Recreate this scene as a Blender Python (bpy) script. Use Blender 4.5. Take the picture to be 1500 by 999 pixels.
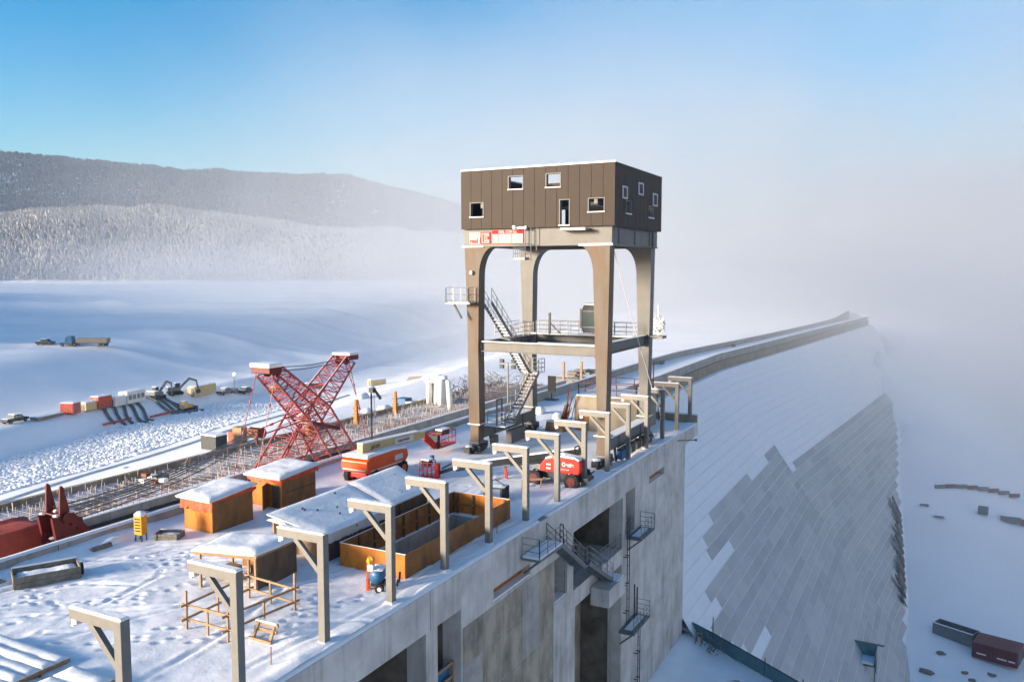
import bpy, bmesh, math, random
import numpy as np
from mathutils import Vector, Matrix, noise as mnoise
random.seed(7); RNG = np.random.default_rng(7)
for o in list(bpy.data.objects): bpy.data.objects.remove(o)
SC = bpy.context.scene; COL = SC.collection
R = math.radians
# ---------------------------------------------------------------- camera, world, sun, exposure
CAM_Z = 13.6
cam_d = bpy.data.cameras.new('camera'); cam = bpy.data.objects.new('camera', cam_d); COL.objects.link(cam)
cam.location = (0, 0, CAM_Z); cam.rotation_euler = (R(90 - 4.763), 0, R(27.321))
cam_d.sensor_width = 36; cam_d.lens = 36 * 1210.3 / 1500
cam_d.clip_start = 0.5; cam_d.clip_end = 12000
SC.camera = cam
SUN_AZ, SUN_EL = 38, 10            # the sun stands behind the camera, to its left
W = bpy.data.worlds.new('World'); SC.world = W; W.use_nodes = True
nt = W.node_tree; nt.nodes.clear()
out = nt.nodes.new('ShaderNodeOutputWorld'); bg = nt.nodes.new('ShaderNodeBackground')
sky = nt.nodes.new('ShaderNodeTexSky'); sky.sky_type = 'NISHITA'; sky.sun_disc = False
sky.sun_elevation = R(SUN_EL); sky.sun_rotation = R(180 + SUN_AZ)
sky.air_density = 1.0; sky.dust_density = 1.6; sky.ozone_density = 2.0; sky.altitude = 400
# thin drifting mist over the blue: soft noise, thickening towards the horizon and towards the river (east)
tc = nt.nodes.new('ShaderNodeTexCoord')
sep = nt.nodes.new('ShaderNodeSeparateXYZ'); nt.links.new(tc.outputs['Generated'], sep.inputs[0])
mp = nt.nodes.new('ShaderNodeMapping'); mp.inputs['Scale'].default_value = (1.6, 1.6, 3.4); nt.links.new(tc.outputs['Generated'], mp.inputs[0])
nz = nt.nodes.new('ShaderNodeTexNoise'); nz.inputs['Scale'].default_value = 1.5; nz.inputs['Detail'].default_value = 7; nz.inputs['Roughness'].default_value = 0.55
nt.links.new(mp.outputs[0], nz.inputs['Vector'])
def wm(op, a, b=None, c=None, clamp=False):
    n = nt.nodes.new('ShaderNodeMath'); n.operation = op; n.use_clamp = clamp
    for i, v in enumerate((a, b, c)):
        if v is None: continue
        if isinstance(v, (int, float)): n.inputs[i].default_value = v
        else: nt.links.new(v, n.inputs[i])
    return n.outputs[0]
mist = wm('MULTIPLY', sep.outputs[0], SKY_E := 1.15)                   # east-west
mist = wm('ADD', mist, wm('MULTIPLY', sep.outputs[2], -1.7))           # thins upwards
mist = wm('ADD', mist, wm('MULTIPLY', nz.outputs['Fac'], 1.25))
mist = wm('ADD', mist, 0.1)
mr = nt.nodes.new('ShaderNodeMapRange'); mr.interpolation_type = 'SMOOTHSTEP'
mr.inputs['From Min'].default_value = -0.05; mr.inputs['From Max'].default_value = 1.05
mr.inputs['To Max'].default_value = 0.93; nt.links.new(mist, mr.inputs['Value'])
mix = nt.nodes.new('ShaderNodeMix'); mix.data_type = 'RGBA'
hs_n = nt.nodes.new('ShaderNodeHueSaturation'); hs_n.inputs['Saturation'].default_value = 1.65; hs_n.inputs['Value'].default_value = 0.76; nt.links.new(sky.outputs[0], hs_n.inputs['Color'])
nt.links.new(mr.outputs[0], mix.inputs[0]); nt.links.new(hs_n.outputs[0], mix.inputs[6])
MISTC = 1.9
mix.inputs[7].default_value = (0.87 * MISTC, 0.92 * MISTC, 1.01 * MISTC, 1)
nt.links.new(mix.outputs[2], bg.inputs['Color']); bg.inputs['Strength'].default_value = 0.10
nt.links.new(bg.outputs[0], out.inputs['Surface'])
sun_d = bpy.data.lights.new('sun', 'SUN'); sun_d.energy = 3.1; sun_d.angle = R(13); sun_d.color = (1.0, 0.84, 0.67)
sun = bpy.data.objects.new('sun', sun_d); COL.objects.link(sun)
sun.rotation_euler = (R(90 - SUN_EL), 0, R(-SUN_AZ)); sun.location = (-60, -80, 60)
SC.view_settings.view_transform = 'Standard'; SC.view_settings.look = 'None'
SC.view_settings.exposure = 1.93; SC.view_settings.gamma = 1.0; SC.view_settings.use_curve_mapping = False
cy = SC.cycles
cy.use_denoising = True; cy.denoiser = 'OPENIMAGEDENOISE'; cy.use_adaptive_sampling = True; cy.adaptive_threshold = 0.02
cy.max_bounces = 6; cy.diffuse_bounces = 3; cy.glossy_bounces = 2; cy.transmission_bounces = 4; cy.volume_bounces = 2; cy.transparent_max_bounces = 8
cy.volume_step_rate = 4; cy.volume_max_steps = 64
cy.sample_clamp_indirect = 6

# ---------------------------------------------------------------- helpers
def tag(o, label=None, cat=None, group=None, kind=None):
    if label: o['label'] = label
    if cat: o['category'] = cat
    if group: o['group'] = group
    if kind: o['kind'] = kind
    return o
def thing(name, label, cat, loc=(0, 0, 0), rz=0.0, group=None):
    o = bpy.data.objects.new(name, None); COL.objects.link(o)
    o.location = loc; o.rotation_euler = (0, 0, rz); o.empty_display_size = 0.3
    return tag(o, label, cat, group)
def link(name, me, parent=None):
    o = bpy.data.objects.new(name, me); COL.objects.link(o)
    if parent is not None: o.parent = parent
    return o
def copy_tree(o, parent=None):
    c = o.copy(); COL.objects.link(c); c.parent = parent
    for ch in [k for k in bpy.data.objects if k.parent == o]: copy_tree(ch, c)
    return c
class MB:
    """collects shapes; build() links them as ONE mesh object (coordinates relative to origin o)"""
    def __init__(s, o=(0, 0, 0)): s.v = []; s.f = []; s.o = Vector(o)
    def add(s, vs, fs):
        n = len(s.v); s.v += [Vector(p) - s.o for p in vs]; s.f += [tuple(i + n for i in f) for f in fs]; return s
    def box(s, x0, x1, y0, y1, z0, z1):
        return s.add([(x0, y0, z0), (x1, y0, z0), (x1, y1, z0), (x0, y1, z0), (x0, y0, z1), (x1, y0, z1), (x1, y1, z1), (x0, y1, z1)],
                     [(0, 3, 2, 1), (4, 5, 6, 7), (0, 1, 5, 4), (1, 2, 6, 5), (2, 3, 7, 6), (3, 0, 4, 7)])
    def bar(s, p, q, w, h=None, up=(0, 0, 1), w2=None, h2=None):
        p, q = Vector(p), Vector(q); h = w if h is None else h; w2 = w if w2 is None else w2; h2 = h if h2 is None else h2
        d = (q - p).normalized(); u = Vector(up)
        if abs(d.dot(u)) > 0.99: u = Vector((0, 1, 0))
        a = d.cross(u).normalized(); b = a.cross(d)
        vs = [p + a * (i * w / 2) + b * (j * h / 2) for i, j in ((-1, -1), (1, -1), (1, 1), (-1, 1))]
        vs += [q + a * (i * w2 / 2) + b * (j * h2 / 2) for i, j in ((-1, -1), (1, -1), (1, 1), (-1, 1))]
        return s.add(vs, [(0, 1, 2, 3), (7, 6, 5, 4), (0, 4, 5, 1), (1, 5, 6, 2), (2, 6, 7, 3), (3, 7, 4, 0)])
    def tube(s, p, q, r, n=6, r2=None, caps=True):
        p, q = Vector(p), Vector(q); r2 = r if r2 is None else r2
        d = (q - p).normalized(); u = Vector((0, 0, 1)) if abs(d.z) < 0.99 else Vector((0, 1, 0))
        a = d.cross(u).normalized(); b = a.cross(d); vs = []
        for (c, rr) in ((p, r), (q, r2)):
            for k in range(n):
                t = 2 * math.pi * k / n; vs.append(c + a * (rr * math.cos(t)) + b * (rr * math.sin(t)))
        fs = [(k, (k + 1) % n, n + (k + 1) % n, n + k) for k in range(n)]
        if caps: fs += [tuple(range(n - 1, -1, -1)), tuple(range(n, 2 * n))]
        return s.add(vs, fs)
    def path(s, pts, r, n=5):
        for a, b in zip(pts[:-1], pts[1:]): s.tube(a, b, r, n)
        return s
    def prism(s, pts, axis, lo, hi):
        """pts: 2-D outline; extruded along axis 'x' (pts are y,z), 'y' (x,z) or 'z' (x,y)"""
        def P(a, b, c): return {'x': (c, a, b), 'y': (a, c, b), 'z': (a, b, c)}[axis]
        n = len(pts); vs = [P(a, b, lo) for a, b in pts] + [P(a, b, hi) for a, b in pts]
        return s.add(vs, [tuple(range(n - 1, -1, -1)), tuple(range(n, 2 * n))] + [(k, (k + 1) % n, n + (k + 1) % n, n + k) for k in range(n)])
    def ball(s, c, r, sz=(1, 1, 1), jit=0.0, seg=8, rings=5):
        c = Vector(c); vs = [c + Vector((0, 0, r * sz[2]))]; fs = []
        for i in range(1, rings):
            t = math.pi * i / rings
            for k in range(seg):
                a = 2 * math.pi * k / seg; rr = r * (1 + random.uniform(-jit, jit))
                vs.append(c + Vector((rr * math.sin(t) * math.cos(a) * sz[0], rr * math.sin(t) * math.sin(a) * sz[1], rr * math.cos(t) * sz[2])))
        vs.append(c - Vector((0, 0, r * sz[2]))); L = len(vs) - 1
        for k in range(seg): fs.append((0, 1 + k, 1 + (k + 1) % seg)); fs.append((L, L - seg + (k + 1) % seg, L - seg + k))
        for i in range(rings - 2):
            for k in range(seg):
                a = 1 + i * seg; fs.append((a + k, a + seg + k, a + seg + (k + 1) % seg, a + (k + 1) % seg))
        return s.add(vs, fs)
    def build(s, name, mat, parent=None, smooth=False, bevel=0.0):
        me = bpy.data.meshes.new(name); me.from_pydata([tuple(v) for v in s.v], [], s.f)
        bm = bmesh.new(); bm.from_mesh(me); bmesh.ops.recalc_face_normals(bm, faces=bm.faces); bm.to_mesh(me); bm.free()
        if mat: me.materials.append(mat)
        if smooth:
            for p in me.polygons: p.use_smooth = True
        o = link(name, me, parent)
        if parent is None: o.location = s.o
        if bevel:
            m = o.modifiers.new('bevel', 'BEVEL'); m.width = bevel; m.segments = 2; m.limit_method = 'ANGLE'; m.angle_limit = R(40)
        return o
def sheet(name, xs, ys, zf, mat, parent=None, keep=None):
    """height field on a rectangular grid; zf takes arrays"""
    XX, YY = np.meshgrid(xs, ys, indexing='ij'); ZZ = zf(XX, YY)
    co = np.stack([XX, YY, ZZ], -1).reshape(-1, 3); nx, ny = len(xs), len(ys)
    i = np.arange((nx - 1) * ny).reshape(nx - 1, ny)[:, :-1].ravel()
    q = np.stack([i, i + ny, i + ny + 1, i + 1], 1)
    if keep is not None:
        c = co[q].mean(1); q = q[keep(c[:, 0], c[:, 1])]
    return mesh_np(name, co, q, mat, parent, True)
def mesh_np(name, co, faces, mat, parent=None, smooth=False):
    me = bpy.data.meshes.new(name); n, k = faces.shape
    me.vertices.add(len(co)); me.vertices.foreach_set('co', np.ascontiguousarray(co, dtype=np.float32).ravel())
    me.loops.add(n * k); me.loops.foreach_set('vertex_index', np.ascontiguousarray(faces, dtype=np.int32).ravel())
    me.polygons.add(n); me.polygons.foreach_set('loop_start', np.arange(0, n * k, k, dtype=np.int32))
    if smooth: me.polygons.foreach_set('use_smooth', np.ones(n, dtype=bool))
    me.update(calc_edges=True); me.validate()
    if mat: me.materials.append(mat)
    return link(name, me, parent)
def vnoise(X, Y, scale, seed=0):
    """smooth value noise, arrays in, about -1..1 out"""
    x = X / scale + seed * 17.3; y = Y / scale - seed * 9.7
    xi = np.floor(x).astype(np.int64); yi = np.floor(y).astype(np.int64); fx = x - xi; fy = y - yi
    fx = fx * fx * (3 - 2 * fx); fy = fy * fy * (3 - 2 * fy)
    def h(a, b):
        n = (a * 374761393 + b * 668265263 + seed * 982451653) & 0xffffffff
        n = ((n ^ (n >> 13)) * 1274126177) & 0xffffffff
        return ((n ^ (n >> 16)) & 0xffff) / 32767.5 - 1
    return (h(xi, yi) * (1 - fx) + h(xi + 1, yi) * fx) * (1 - fy) + (h(xi, yi + 1) * (1 - fx) + h(xi + 1, yi + 1) * fx) * fy
def sstep(a, b, x): t = np.clip((x - a) / (b - a), 0, 1); return t * t * (3 - 2 * t)

# ---------------------------------------------------------------- materials
MATS = {}
def mat(name, col, rough=0.7, metal=0.0, var=0.0, vscale=3.0, col2=None, bump=0.0, bscale=20.0, stretch=(1, 1, 1), streak=0.0, detail=6, emit=None, snowtop=0.0, coords='Object', spec=0.4):
    m = bpy.data.materials.new(name); m.use_nodes = True; n = m.node_tree; b = n.nodes['Principled BSDF']
    b.inputs['Roughness'].default_value = rough; b.inputs['Metallic'].default_value = metal; b.inputs['Specular IOR Level'].default_value = spec
    base = tuple(col) + (1,); b.inputs['Base Color'].default_value = base
    N = lambda t: n.nodes.new(t)
    def noise(scale, st=(1, 1, 1), det=detail):
        t = N('ShaderNodeTexCoord'); mp = N('ShaderNodeMapping'); mp.inputs['Scale'].default_value = st
        z = N('ShaderNodeTexNoise'); z.inputs['Scale'].default_value = scale; z.inputs['Detail'].default_value = det; z.inputs['Roughness'].default_value = 0.6
        if coords == 'World':
            g = N('ShaderNodeNewGeometry'); n.links.new(g.outputs['Position'], mp.inputs[0])
        else: n.links.new(t.outputs[coords], mp.inputs[0])
        n.links.new(mp.outputs[0], z.inputs['Vector']); return z.outputs['Fac']
    cur = None
    if var or col2:
        c2 = tuple(col2) + (1,) if col2 else tuple(max(0, c * (1 - var)) for c in col) + (1,)
        mx = N('ShaderNodeMix'); mx.data_type = 'RGBA'; mx.inputs[6].default_value = base; mx.inputs[7].default_value = c2
        r = N('ShaderNodeMapRange'); r.inputs['From Min'].default_value = 0.38; r.inputs['From Max'].default_value = 0.66
        n.links.new(noise(vscale, stretch), r.inputs['Value']); n.links.new(r.outputs[0], mx.inputs[0]); cur = mx.outputs[2]
    if streak:
        mx = N('ShaderNodeMix'); mx.data_type = 'RGBA'; mx.blend_type = 'MULTIPLY'
        r = N('ShaderNodeMapRange'); r.inputs['From Min'].default_value = 0.5; r.inputs['From Max'].default_value = 0.75; r.inputs['To Max'].default_value = streak
        n.links.new(noise(1.0, (2.2, 2.2, 0.18), 5), r.inputs['Value']); n.links.new(r.outputs[0], mx.inputs[0])
        if cur: n.links.new(cur, mx.inputs[6])
        else: mx.inputs[6].default_value = base
        mx.inputs[7].default_value = (0.45, 0.42, 0.38, 1); cur = mx.outputs[2]
    if snowtop:
        g = N('ShaderNodeNewGeometry'); sp = N('ShaderNodeSeparateXYZ'); n.links.new(g.outputs['Normal'], sp.inputs[0])
        r = N('ShaderNodeMapRange'); r.inputs['From Min'].default_value = snowtop; r.inputs['From Max'].default_value = snowtop + 0.2
        n.links.new(sp.outputs[2], r.inputs['Value'])
        mx = N('ShaderNodeMix'); mx.data_type = 'RGBA'; n.links.new(r.outputs[0], mx.inputs[0])
        if cur: n.links.new(cur, mx.inputs[6])
        else: mx.inputs[6].default_value = base
        mx.inputs[7].default_value = (0.83, 0.84, 0.87, 1); cur = mx.outputs[2]
    if cur: n.links.new(cur, b.inputs['Base Color'])
    if bump:
        bp = N('ShaderNodeBump'); bp.inputs['Strength'].default_value = bump; bp.inputs['Distance'].default_value = 0.05
        n.links.new(noise(bscale, (1, 1, 1), 8), bp.inputs['Height']); n.links.new(bp.outputs[0], b.inputs['Normal'])
    if emit: b.inputs['Emission Color'].default_value = tuple(emit[:3]) + (1,); b.inputs['Emission Strength'].default_value = emit[3]
    MATS[name] = m; return m
SNOW = mat('snow', (0.84, 0.85, 0.88), 0.65, var=0.05, vscale=0.8, bump=0.35, bscale=5.0, coords='World', spec=0.25)
SNOWCAP = mat('snow_cap', (0.83, 0.84, 0.86), 0.65, var=0.06, vscale=2.5, bump=0.6, bscale=3.5, spec=0.2)
SNOWFIELD = mat('snow_field', (0.82, 0.84, 0.88), 0.7, var=0.07, vscale=0.05, bump=0.5, bscale=0.7, coords='World', spec=0.2)
CONC = mat('concrete', (0.40, 0.385, 0.36), 0.85, col2=(0.30, 0.285, 0.26), vscale=0.9, bump=0.25, bscale=9, streak=0.55, coords='World')
CONCL = mat('pale_concrete', (0.60, 0.575, 0.545), 0.85, col2=(0.42, 0.40, 0.37), vscale=0.55, bump=0.25, bscale=7, streak=0.6, coords='World')
CONCD = mat('stained_concrete', (0.40, 0.345, 0.265), 0.88, col2=(0.17, 0.15, 0.12), vscale=0.75, bump=0.3, bscale=7, streak=0.5, coords='World', stretch=(1, 1, 0.6))
CONCX = mat('shade_darkened_concrete', (0.17, 0.145, 0.115), 0.9, col2=(0.085, 0.072, 0.058), vscale=0.8, streak=0.4, coords='World')  # colour darkened to deepen the shade inside the wall openings
CONCT = mat('tan_concrete', (0.33, 0.285, 0.215), 0.88, col2=(0.25, 0.215, 0.165), vscale=0.6, bump=0.2, bscale=7, streak=0.3, coords='World')
GALV = mat('galvanised_steel', (0.185, 0.182, 0.172), 0.5, 0.4, var=0.12, vscale=3, bump=0.05, bscale=40)
RAILM = mat('galvanised_rail', (0.28, 0.28, 0.28), 0.5, 0.4, var=0.2, vscale=8)
GANTRY = mat('grey_gantry_paint', (0.135, 0.135, 0.13), 0.55, var=0.14, vscale=1.3, streak=0.3, coords='World')
RUSTLEG = mat('weathered_leg_paint', (0.12, 0.103, 0.083), 0.65, col2=(0.115, 0.07, 0.038), vscale=1.0, stretch=(1, 1, 0.3), streak=0.3, coords='World')
CLAD = mat('brown_cladding', (0.042, 0.0305, 0.023), 0.6, var=0.1, vscale=0.7, coords='World', spec=0.2)
DARKSTEEL = mat('dark_steel', (0.045, 0.05, 0.055), 0.5, 0.5, var=0.3, vscale=4)
MIDSTEEL = mat('machine_grey', (0.16, 0.17, 0.18), 0.55, 0.3, var=0.3, vscale=4)
RUBBER = mat('black_rubber', (0.012, 0.012, 0.013), 0.85, var=0.2, vscale=8)
PLYO = mat('orange_plywood', (0.50, 0.165, 0.012), 0.7, col2=(0.33, 0.105, 0.012), vscale=2.4, bump=0.15, bscale=12, stretch=(1, 1, 0.5))
PLYB = mat('brown_and_shaded_plywood', (0.27, 0.115, 0.03), 0.75, col2=(0.15, 0.07, 0.024), vscale=1.8, bump=0.15, bscale=10, stretch=(1, 1, 0.5))  # brown board; also paints the shaded sides of the orange sheds
PLYW = mat('weathered_plywood', (0.13, 0.085, 0.055), 0.85, col2=(0.07, 0.05, 0.038), vscale=1.6, bump=0.2, bscale=8, stretch=(1, 1, 0.5))
LUMBER = mat('lumber', (0.34, 0.22, 0.125), 0.8, col2=(0.23, 0.15, 0.09), vscale=6, bump=0.1)
GREYWOOD = mat('grey_lumber', (0.21, 0.19, 0.16), 0.85, col2=(0.13, 0.115, 0.095), vscale=5, bump=0.2)
REDP = mat('red_paint', (0.52, 0.022, 0.012), 0.4, var=0.15, vscale=3)
REDL = mat('red_lattice_paint', (0.27, 0.016, 0.022), 0.5, col2=(0.38, 0.14, 0.14), vscale=4.0, snowtop=0.74)
DREDP = mat('dark_red_steel', (0.12, 0.009, 0.010), 0.5, var=0.25, vscale=2)
ORANGE = mat('orange_paint', (0.72, 0.085, 0.008), 0.4, var=0.12, vscale=2)
TARP = mat('orange_tarp', (0.70, 0.075, 0.015), 0.55, var=0.45, vscale=5, bump=0.5, bscale=8)
TARPR = mat('red_orange_tarp', (0.50, 0.075, 0.035), 0.6, var=0.35, vscale=1.2, bump=0.4, bscale=4)
CREAM = mat('cream_paint', (0.56, 0.42, 0.20), 0.45, var=0.12, vscale=1.5)
YELL = mat('yellow_paint', (0.72, 0.30, 0.015), 0.45, var=0.12, vscale=4)
WHITEP = mat('white_paint', (0.62, 0.62, 0.61), 0.5, var=0.06, vscale=4)
BLUEP = mat('blue_paint', (0.03, 0.12, 0.26), 0.45, var=0.2, vscale=4)
TEAL = mat('teal_sheeting', (0.10, 0.22, 0.26), 0.6, var=0.3, vscale=1.5, bump=0.2, bscale=5)
SIGNRED = mat('sign_red', (0.42, 0.012, 0.01), 0.6, spec=0.15)
SIGNWHITE = mat('sign_white', (0.36, 0.36, 0.35), 0.7, spec=0.1)
SIGNGREY = mat('sign_print_grey', (0.35, 0.42, 0.40), 0.6)
GLASS = mat('cab_glass', (0.05, 0.075, 0.07), 0.08, 0.0, spec=0.8)
RUST = mat('rusty_steel', (0.23, 0.085, 0.04), 0.8, col2=(0.13, 0.05, 0.03), vscale=4)
ROCK = mat('snowy_rock', (0.22, 0.21, 0.20), 0.9, var=0.3, vscale=1.0, snowtop=-0.15, coords='World')
GREYC = mat('roof_sheet', (0.55, 0.57, 0.60), 0.6, var=0.1, vscale=2)
FROSTW = mat('frosted_wood', (0.42, 0.40, 0.385), 0.85, col2=(0.15, 0.152, 0.158), vscale=0.012, coords='World', detail=9)
FROSTD = mat('dark_frosted_wood', (0.058, 0.072, 0.09), 0.85, col2=(0.02, 0.028, 0.038), vscale=0.009, coords='World', detail=9)
BRUSH = mat('frosted_brush', (0.075, 0.09, 0.108), 0.9, col2=(0.03, 0.039, 0.049), vscale=0.02, coords='World', detail=9)
ICE = mat('ice', (0.80, 0.79, 0.76), 0.3, var=0.12, vscale=2, bump=0.5, bscale=3)
MESHG = mat('grating', (0.20, 0.22, 0.22), 0.6, 0.3, var=0.3, vscale=10)
LAMPON = mat('lit_lamp', (1, 0.9, 0.8), 0.5, emit=(1.0, 0.75, 0.6, 12))
# ---------------------------------------------------------------- ground
SN, CS = math.sin(R(27.321)), math.cos(R(27.321))
def crest_x(Y): return np.where(Y < 129, -30.3, -30.3 + (Y - 129) * 0.0945)
def zleft(X, Y):
    s = -X - 0.2 * Y; D = -X * SN + Y * CS; L = X * CS + Y * SN
    near = np.interp(s, [34, 46, 53, 59, 112, 118, 140, 147, 400], [-3.2, -3.2, -3.5, -13, -21, -22, -22, -18, -18])
    far = np.interp(D, [250, 290, 296, 340, 352, 430, 445, 700, 1000, 1060], [-9.3, -9.2, -8.2, -8.0, -6.0, -5.8, -4.0, -2.5, 0, 0])
    w = sstep(0, 1, (s - 154) / 52)
    return near * (1 - w) + far * w
def berms(X, Y):
    D = -X * SN + Y * CS; L = X * CS + Y * SN
    b = 0.0
    for d, k, h, w, ph in ((268, .05, 1.0, 3, 0), (305, .03, 1.4, 4, 2), (330, .12, 1.0, 3, 5), (362, -.02, 2.6, 5, 4), (405, .06, 2.2, 5, 2.5), (455, .02, 3.0, 6, 1), (500, -.05, 2.5, 6, 6), (560, .0, 3.5, 8, 3), (640, .03, 3.5, 9, 5)):
        q = D - d - k * L - 5 * np.sin(L / 60 + ph)
        b = b + h * np.exp(-(q / w) ** 2) * (0.55 + 0.45 * np.sin(L / 33 + ph * 2))
    return b * sstep(-20, -60, L) * (.7 + .6 * vnoise(X, Y, 14, 71)) + .35 * vnoise(X, Y, 6, 72) * sstep(230, 300, D) * sstep(800, 600, D)
def hill(X, Y):
    D = -X * SN + Y * CS; L = X * CS + Y * SN
    fr = np.interp(L, [-2600, -900, -480, -70, 250, 700], [110, 94, 92, 58, 22, 0]) + 8 * vnoise(X, Y, 130, 3) + 4 * vnoise(X, Y, 45, 5)
    front = fr * sstep(985 + 25 * vnoise(X, Y, 110, 6), 1170, D) 
    bk = np.interp(L, [-2900, -1090, -640, -330, -190, 150, 700], [300, 262, 216, 208, 168, 70, 0]) + 7 * vnoise(X, Y, 160, 8) + 4 * vnoise(X, Y, 60, 9)
    return np.maximum(front - 25 * sstep(1175, 1330, D) * (fr > 30), 0) + np.maximum(bk - fr + 20, 0) * sstep(1270, 1720, D)
def shade_bank(X, Y):   # unseen bank added beside and behind the viewpoint to shade the plain
    return (88 + 14 * vnoise(X, Y, 120, 61) + 7 * vnoise(X, Y, 45, 62)) * np.exp(-((Y + .12 * (X + 340)) / 70) ** 2) * sstep(-335, -430, X)
def zright(X, Y):
    up = np.interp(Y, [118, 125, 139, 152, 168, 184, 205, 237, 300, 500], [0, 1, 3, 6, 10, 14, 18.3, 26.8, 29, 30]); near = 1 - sstep(-3, 45, X)
    return -42.3 + up * near + 0.5 * vnoise(X, Y, 25, 4) + 0.2 * vnoise(X, Y, 7, 6)
def zground(X, Y):
    zl = zleft(X, Y) + berms(X, Y) + hill(X, Y) + shade_bank(X, Y) + 0.18 * vnoise(X, Y, 9, 1) * 1.0 + 0.35 * vnoise(X, Y, 40, 2)
    zr = zright(X, Y)
    c = crest_x(Y)
    w = sstep(0, 1, (X - (c - 3)) / (22 + np.maximum(0, Y - 256) * 0.6))
    zz = zl * (1 - w) + zr * w
    under = (Y < 262) & (X > c - 6.5) & (X < c + 18)
    face = np.where(X > c + 2, (c - X) / 0.69, 0.0)
    zz = np.where(under & (face > zz - .6), np.minimum(zz, np.where(X > c + 2, face - 3.5, -4.0)), zz)
    zz = np.where((Y < 75) & (X > -46) & (X < -18.5), -43, zz)
    return np.where((Y < 75) & (X >= -18.5), -42.3, zz)
def axis(knots):
    out = []
    for (a, b, st) in knots: out += list(np.arange(a, b, st))
    return np.array(out + [knots[-1][1]])
gx = axis([(-3200, -1500, 60), (-1500, -500, 14), (-500, -260, 6), (-260, -46, 2.0), (-46, -14, 1.0), (-14, 60, 3), (60, 400, 20), (400, 2000, 160)])
gy = axis([(-400, -40, 40), (-40, 0, 5), (0, 300, 2.0), (300, 560, 6), (560, 1700, 13), (1700, 3200, 75)])
ground = sheet('ground', gx, gy, zground, SNOWFIELD); tag(ground, kind='structure')

# brush covered hillsides standing on the plain (own sheet, sampled by distance and bearing)
hd = np.arange(990, 1780, 9.0); hl = np.arange(-1500, 620, 12.0)
HD, HL = np.meshgrid(hd, hl, indexing='ij'); HX = -HD * SN + HL * CS; HY = HD * CS + HL * SN
co = np.stack([HX, HY, zground(HX, HY) + .9 * sstep(1, 6, hill(HX, HY)) - .8], -1).reshape(-1, 3); ny = len(hl)
i = np.arange((len(hd) - 1) * ny).reshape(-1, ny)[:, :-1].ravel()
hills = mesh_np('hills', co, np.stack([i, i + 1, i + ny + 1, i + ny], 1), BRUSH, None, True); tag(hills, kind='structure')
# frosted forest on the hills: one far-off wood
def tree_proto(seed):
    r = random.Random(seed); vs = []; fs = []
    def cone(cx, cy, z0, z1, rad, n=5, top=0.12):
        b = len(vs); zm = z0 + (z1 - z0) * r.uniform(.35, .55)
        for (z, q) in ((z0, .25), (zm, 1), (z1, top)):
            for k in range(n):
                a = 2 * math.pi * (k + r.random() * .6) / n; rr = rad * q * r.uniform(.65, 1.25)
                vs.append((cx + rr * math.cos(a), cy + rr * math.sin(a), z + r.uniform(-.04, .04)))
        for i in (0, 1):
            for k in range(n):
                p, q = b + i * n + k, b + i * n + (k + 1) % n; fs.append((p, q, q + n)); fs.append((p, q + n, p + n))
    cone(0, 0, -.05, .5, .025, 3, .6)
    cone(0, 0, .22, 1.0, .12)
    for k in range(3):
        a = r.random() * 6.3; cone(.11 * math.cos(a), .11 * math.sin(a), r.uniform(.25, .4), r.uniform(.7, .93), .075, 4)
    return np.array(vs), np.array(fs)
protos = [tree_proto(k) for k in range(6)]
def scatter(n, d0, d1, l0, l1, hmin, hmax, clump=0.0):
    D = RNG.uniform(d0, d1, n); Lk = RNG.uniform(l0, l1, n) * D / d1
    X = -D * SN + Lk * CS; Y = D * CS + Lk * SN
    ok = hill(X, Y) > 2.0
    ok &= vnoise(X, Y, 70, 21) + RNG.uniform(-.9, .9, n) > -clump
    return X[ok], Y[ok], RNG.uniform(hmin, hmax, ok.sum())
def wood(name, label, X, Y, Hh, mt):
    Zg = zground(X, Y); cos_, fac_ = [], []; off = 0
    kind = RNG.integers(0, 6, len(X)); ang = RNG.uniform(0, 6.28, len(X)); wid = RNG.uniform(.7, 1.3, len(X))
    for k, (pv, pf) in enumerate(protos):
        idx = np.where(kind == k)[0]; c, s_ = np.cos(ang[idx]), np.sin(ang[idx]); h = Hh[idx]; w = (h * wid[idx])[:, None]
        vx = (pv[None, :, 0] * c[:, None] - pv[None, :, 1] * s_[:, None]) * w + X[idx][:, None]
        vy = (pv[None, :, 0] * s_[:, None] + pv[None, :, 1] * c[:, None]) * w + Y[idx][:, None]
        vz = pv[None, :, 2] * h[:, None] + Zg[idx][:, None] - .3
        cos_.append(np.stack([vx, vy, vz], -1).reshape(-1, 3)); m = len(idx)
        fac_.append((pf[None] + (np.arange(m) * len(pv))[:, None, None] + off).reshape(-1, 3)); off += m * len(pv)
    tag(mesh_np(name, np.concatenate(cos_), np.concatenate(fac_), mt), label, 'forest', kind='stuff')
wood('frosted_forest', 'white frosted leafless forest on the nearer ridge across the valley', *scatter(26000, 990, 1190, -900, 330, 5.5, 10, 1.2), FROSTW)
wood('hill_forest', 'dark forest with light frost on the farther hill behind the white ridge', *scatter(30000, 1290, 1735, -1300, 330, 7, 13, 1.1), FROSTD)

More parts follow.
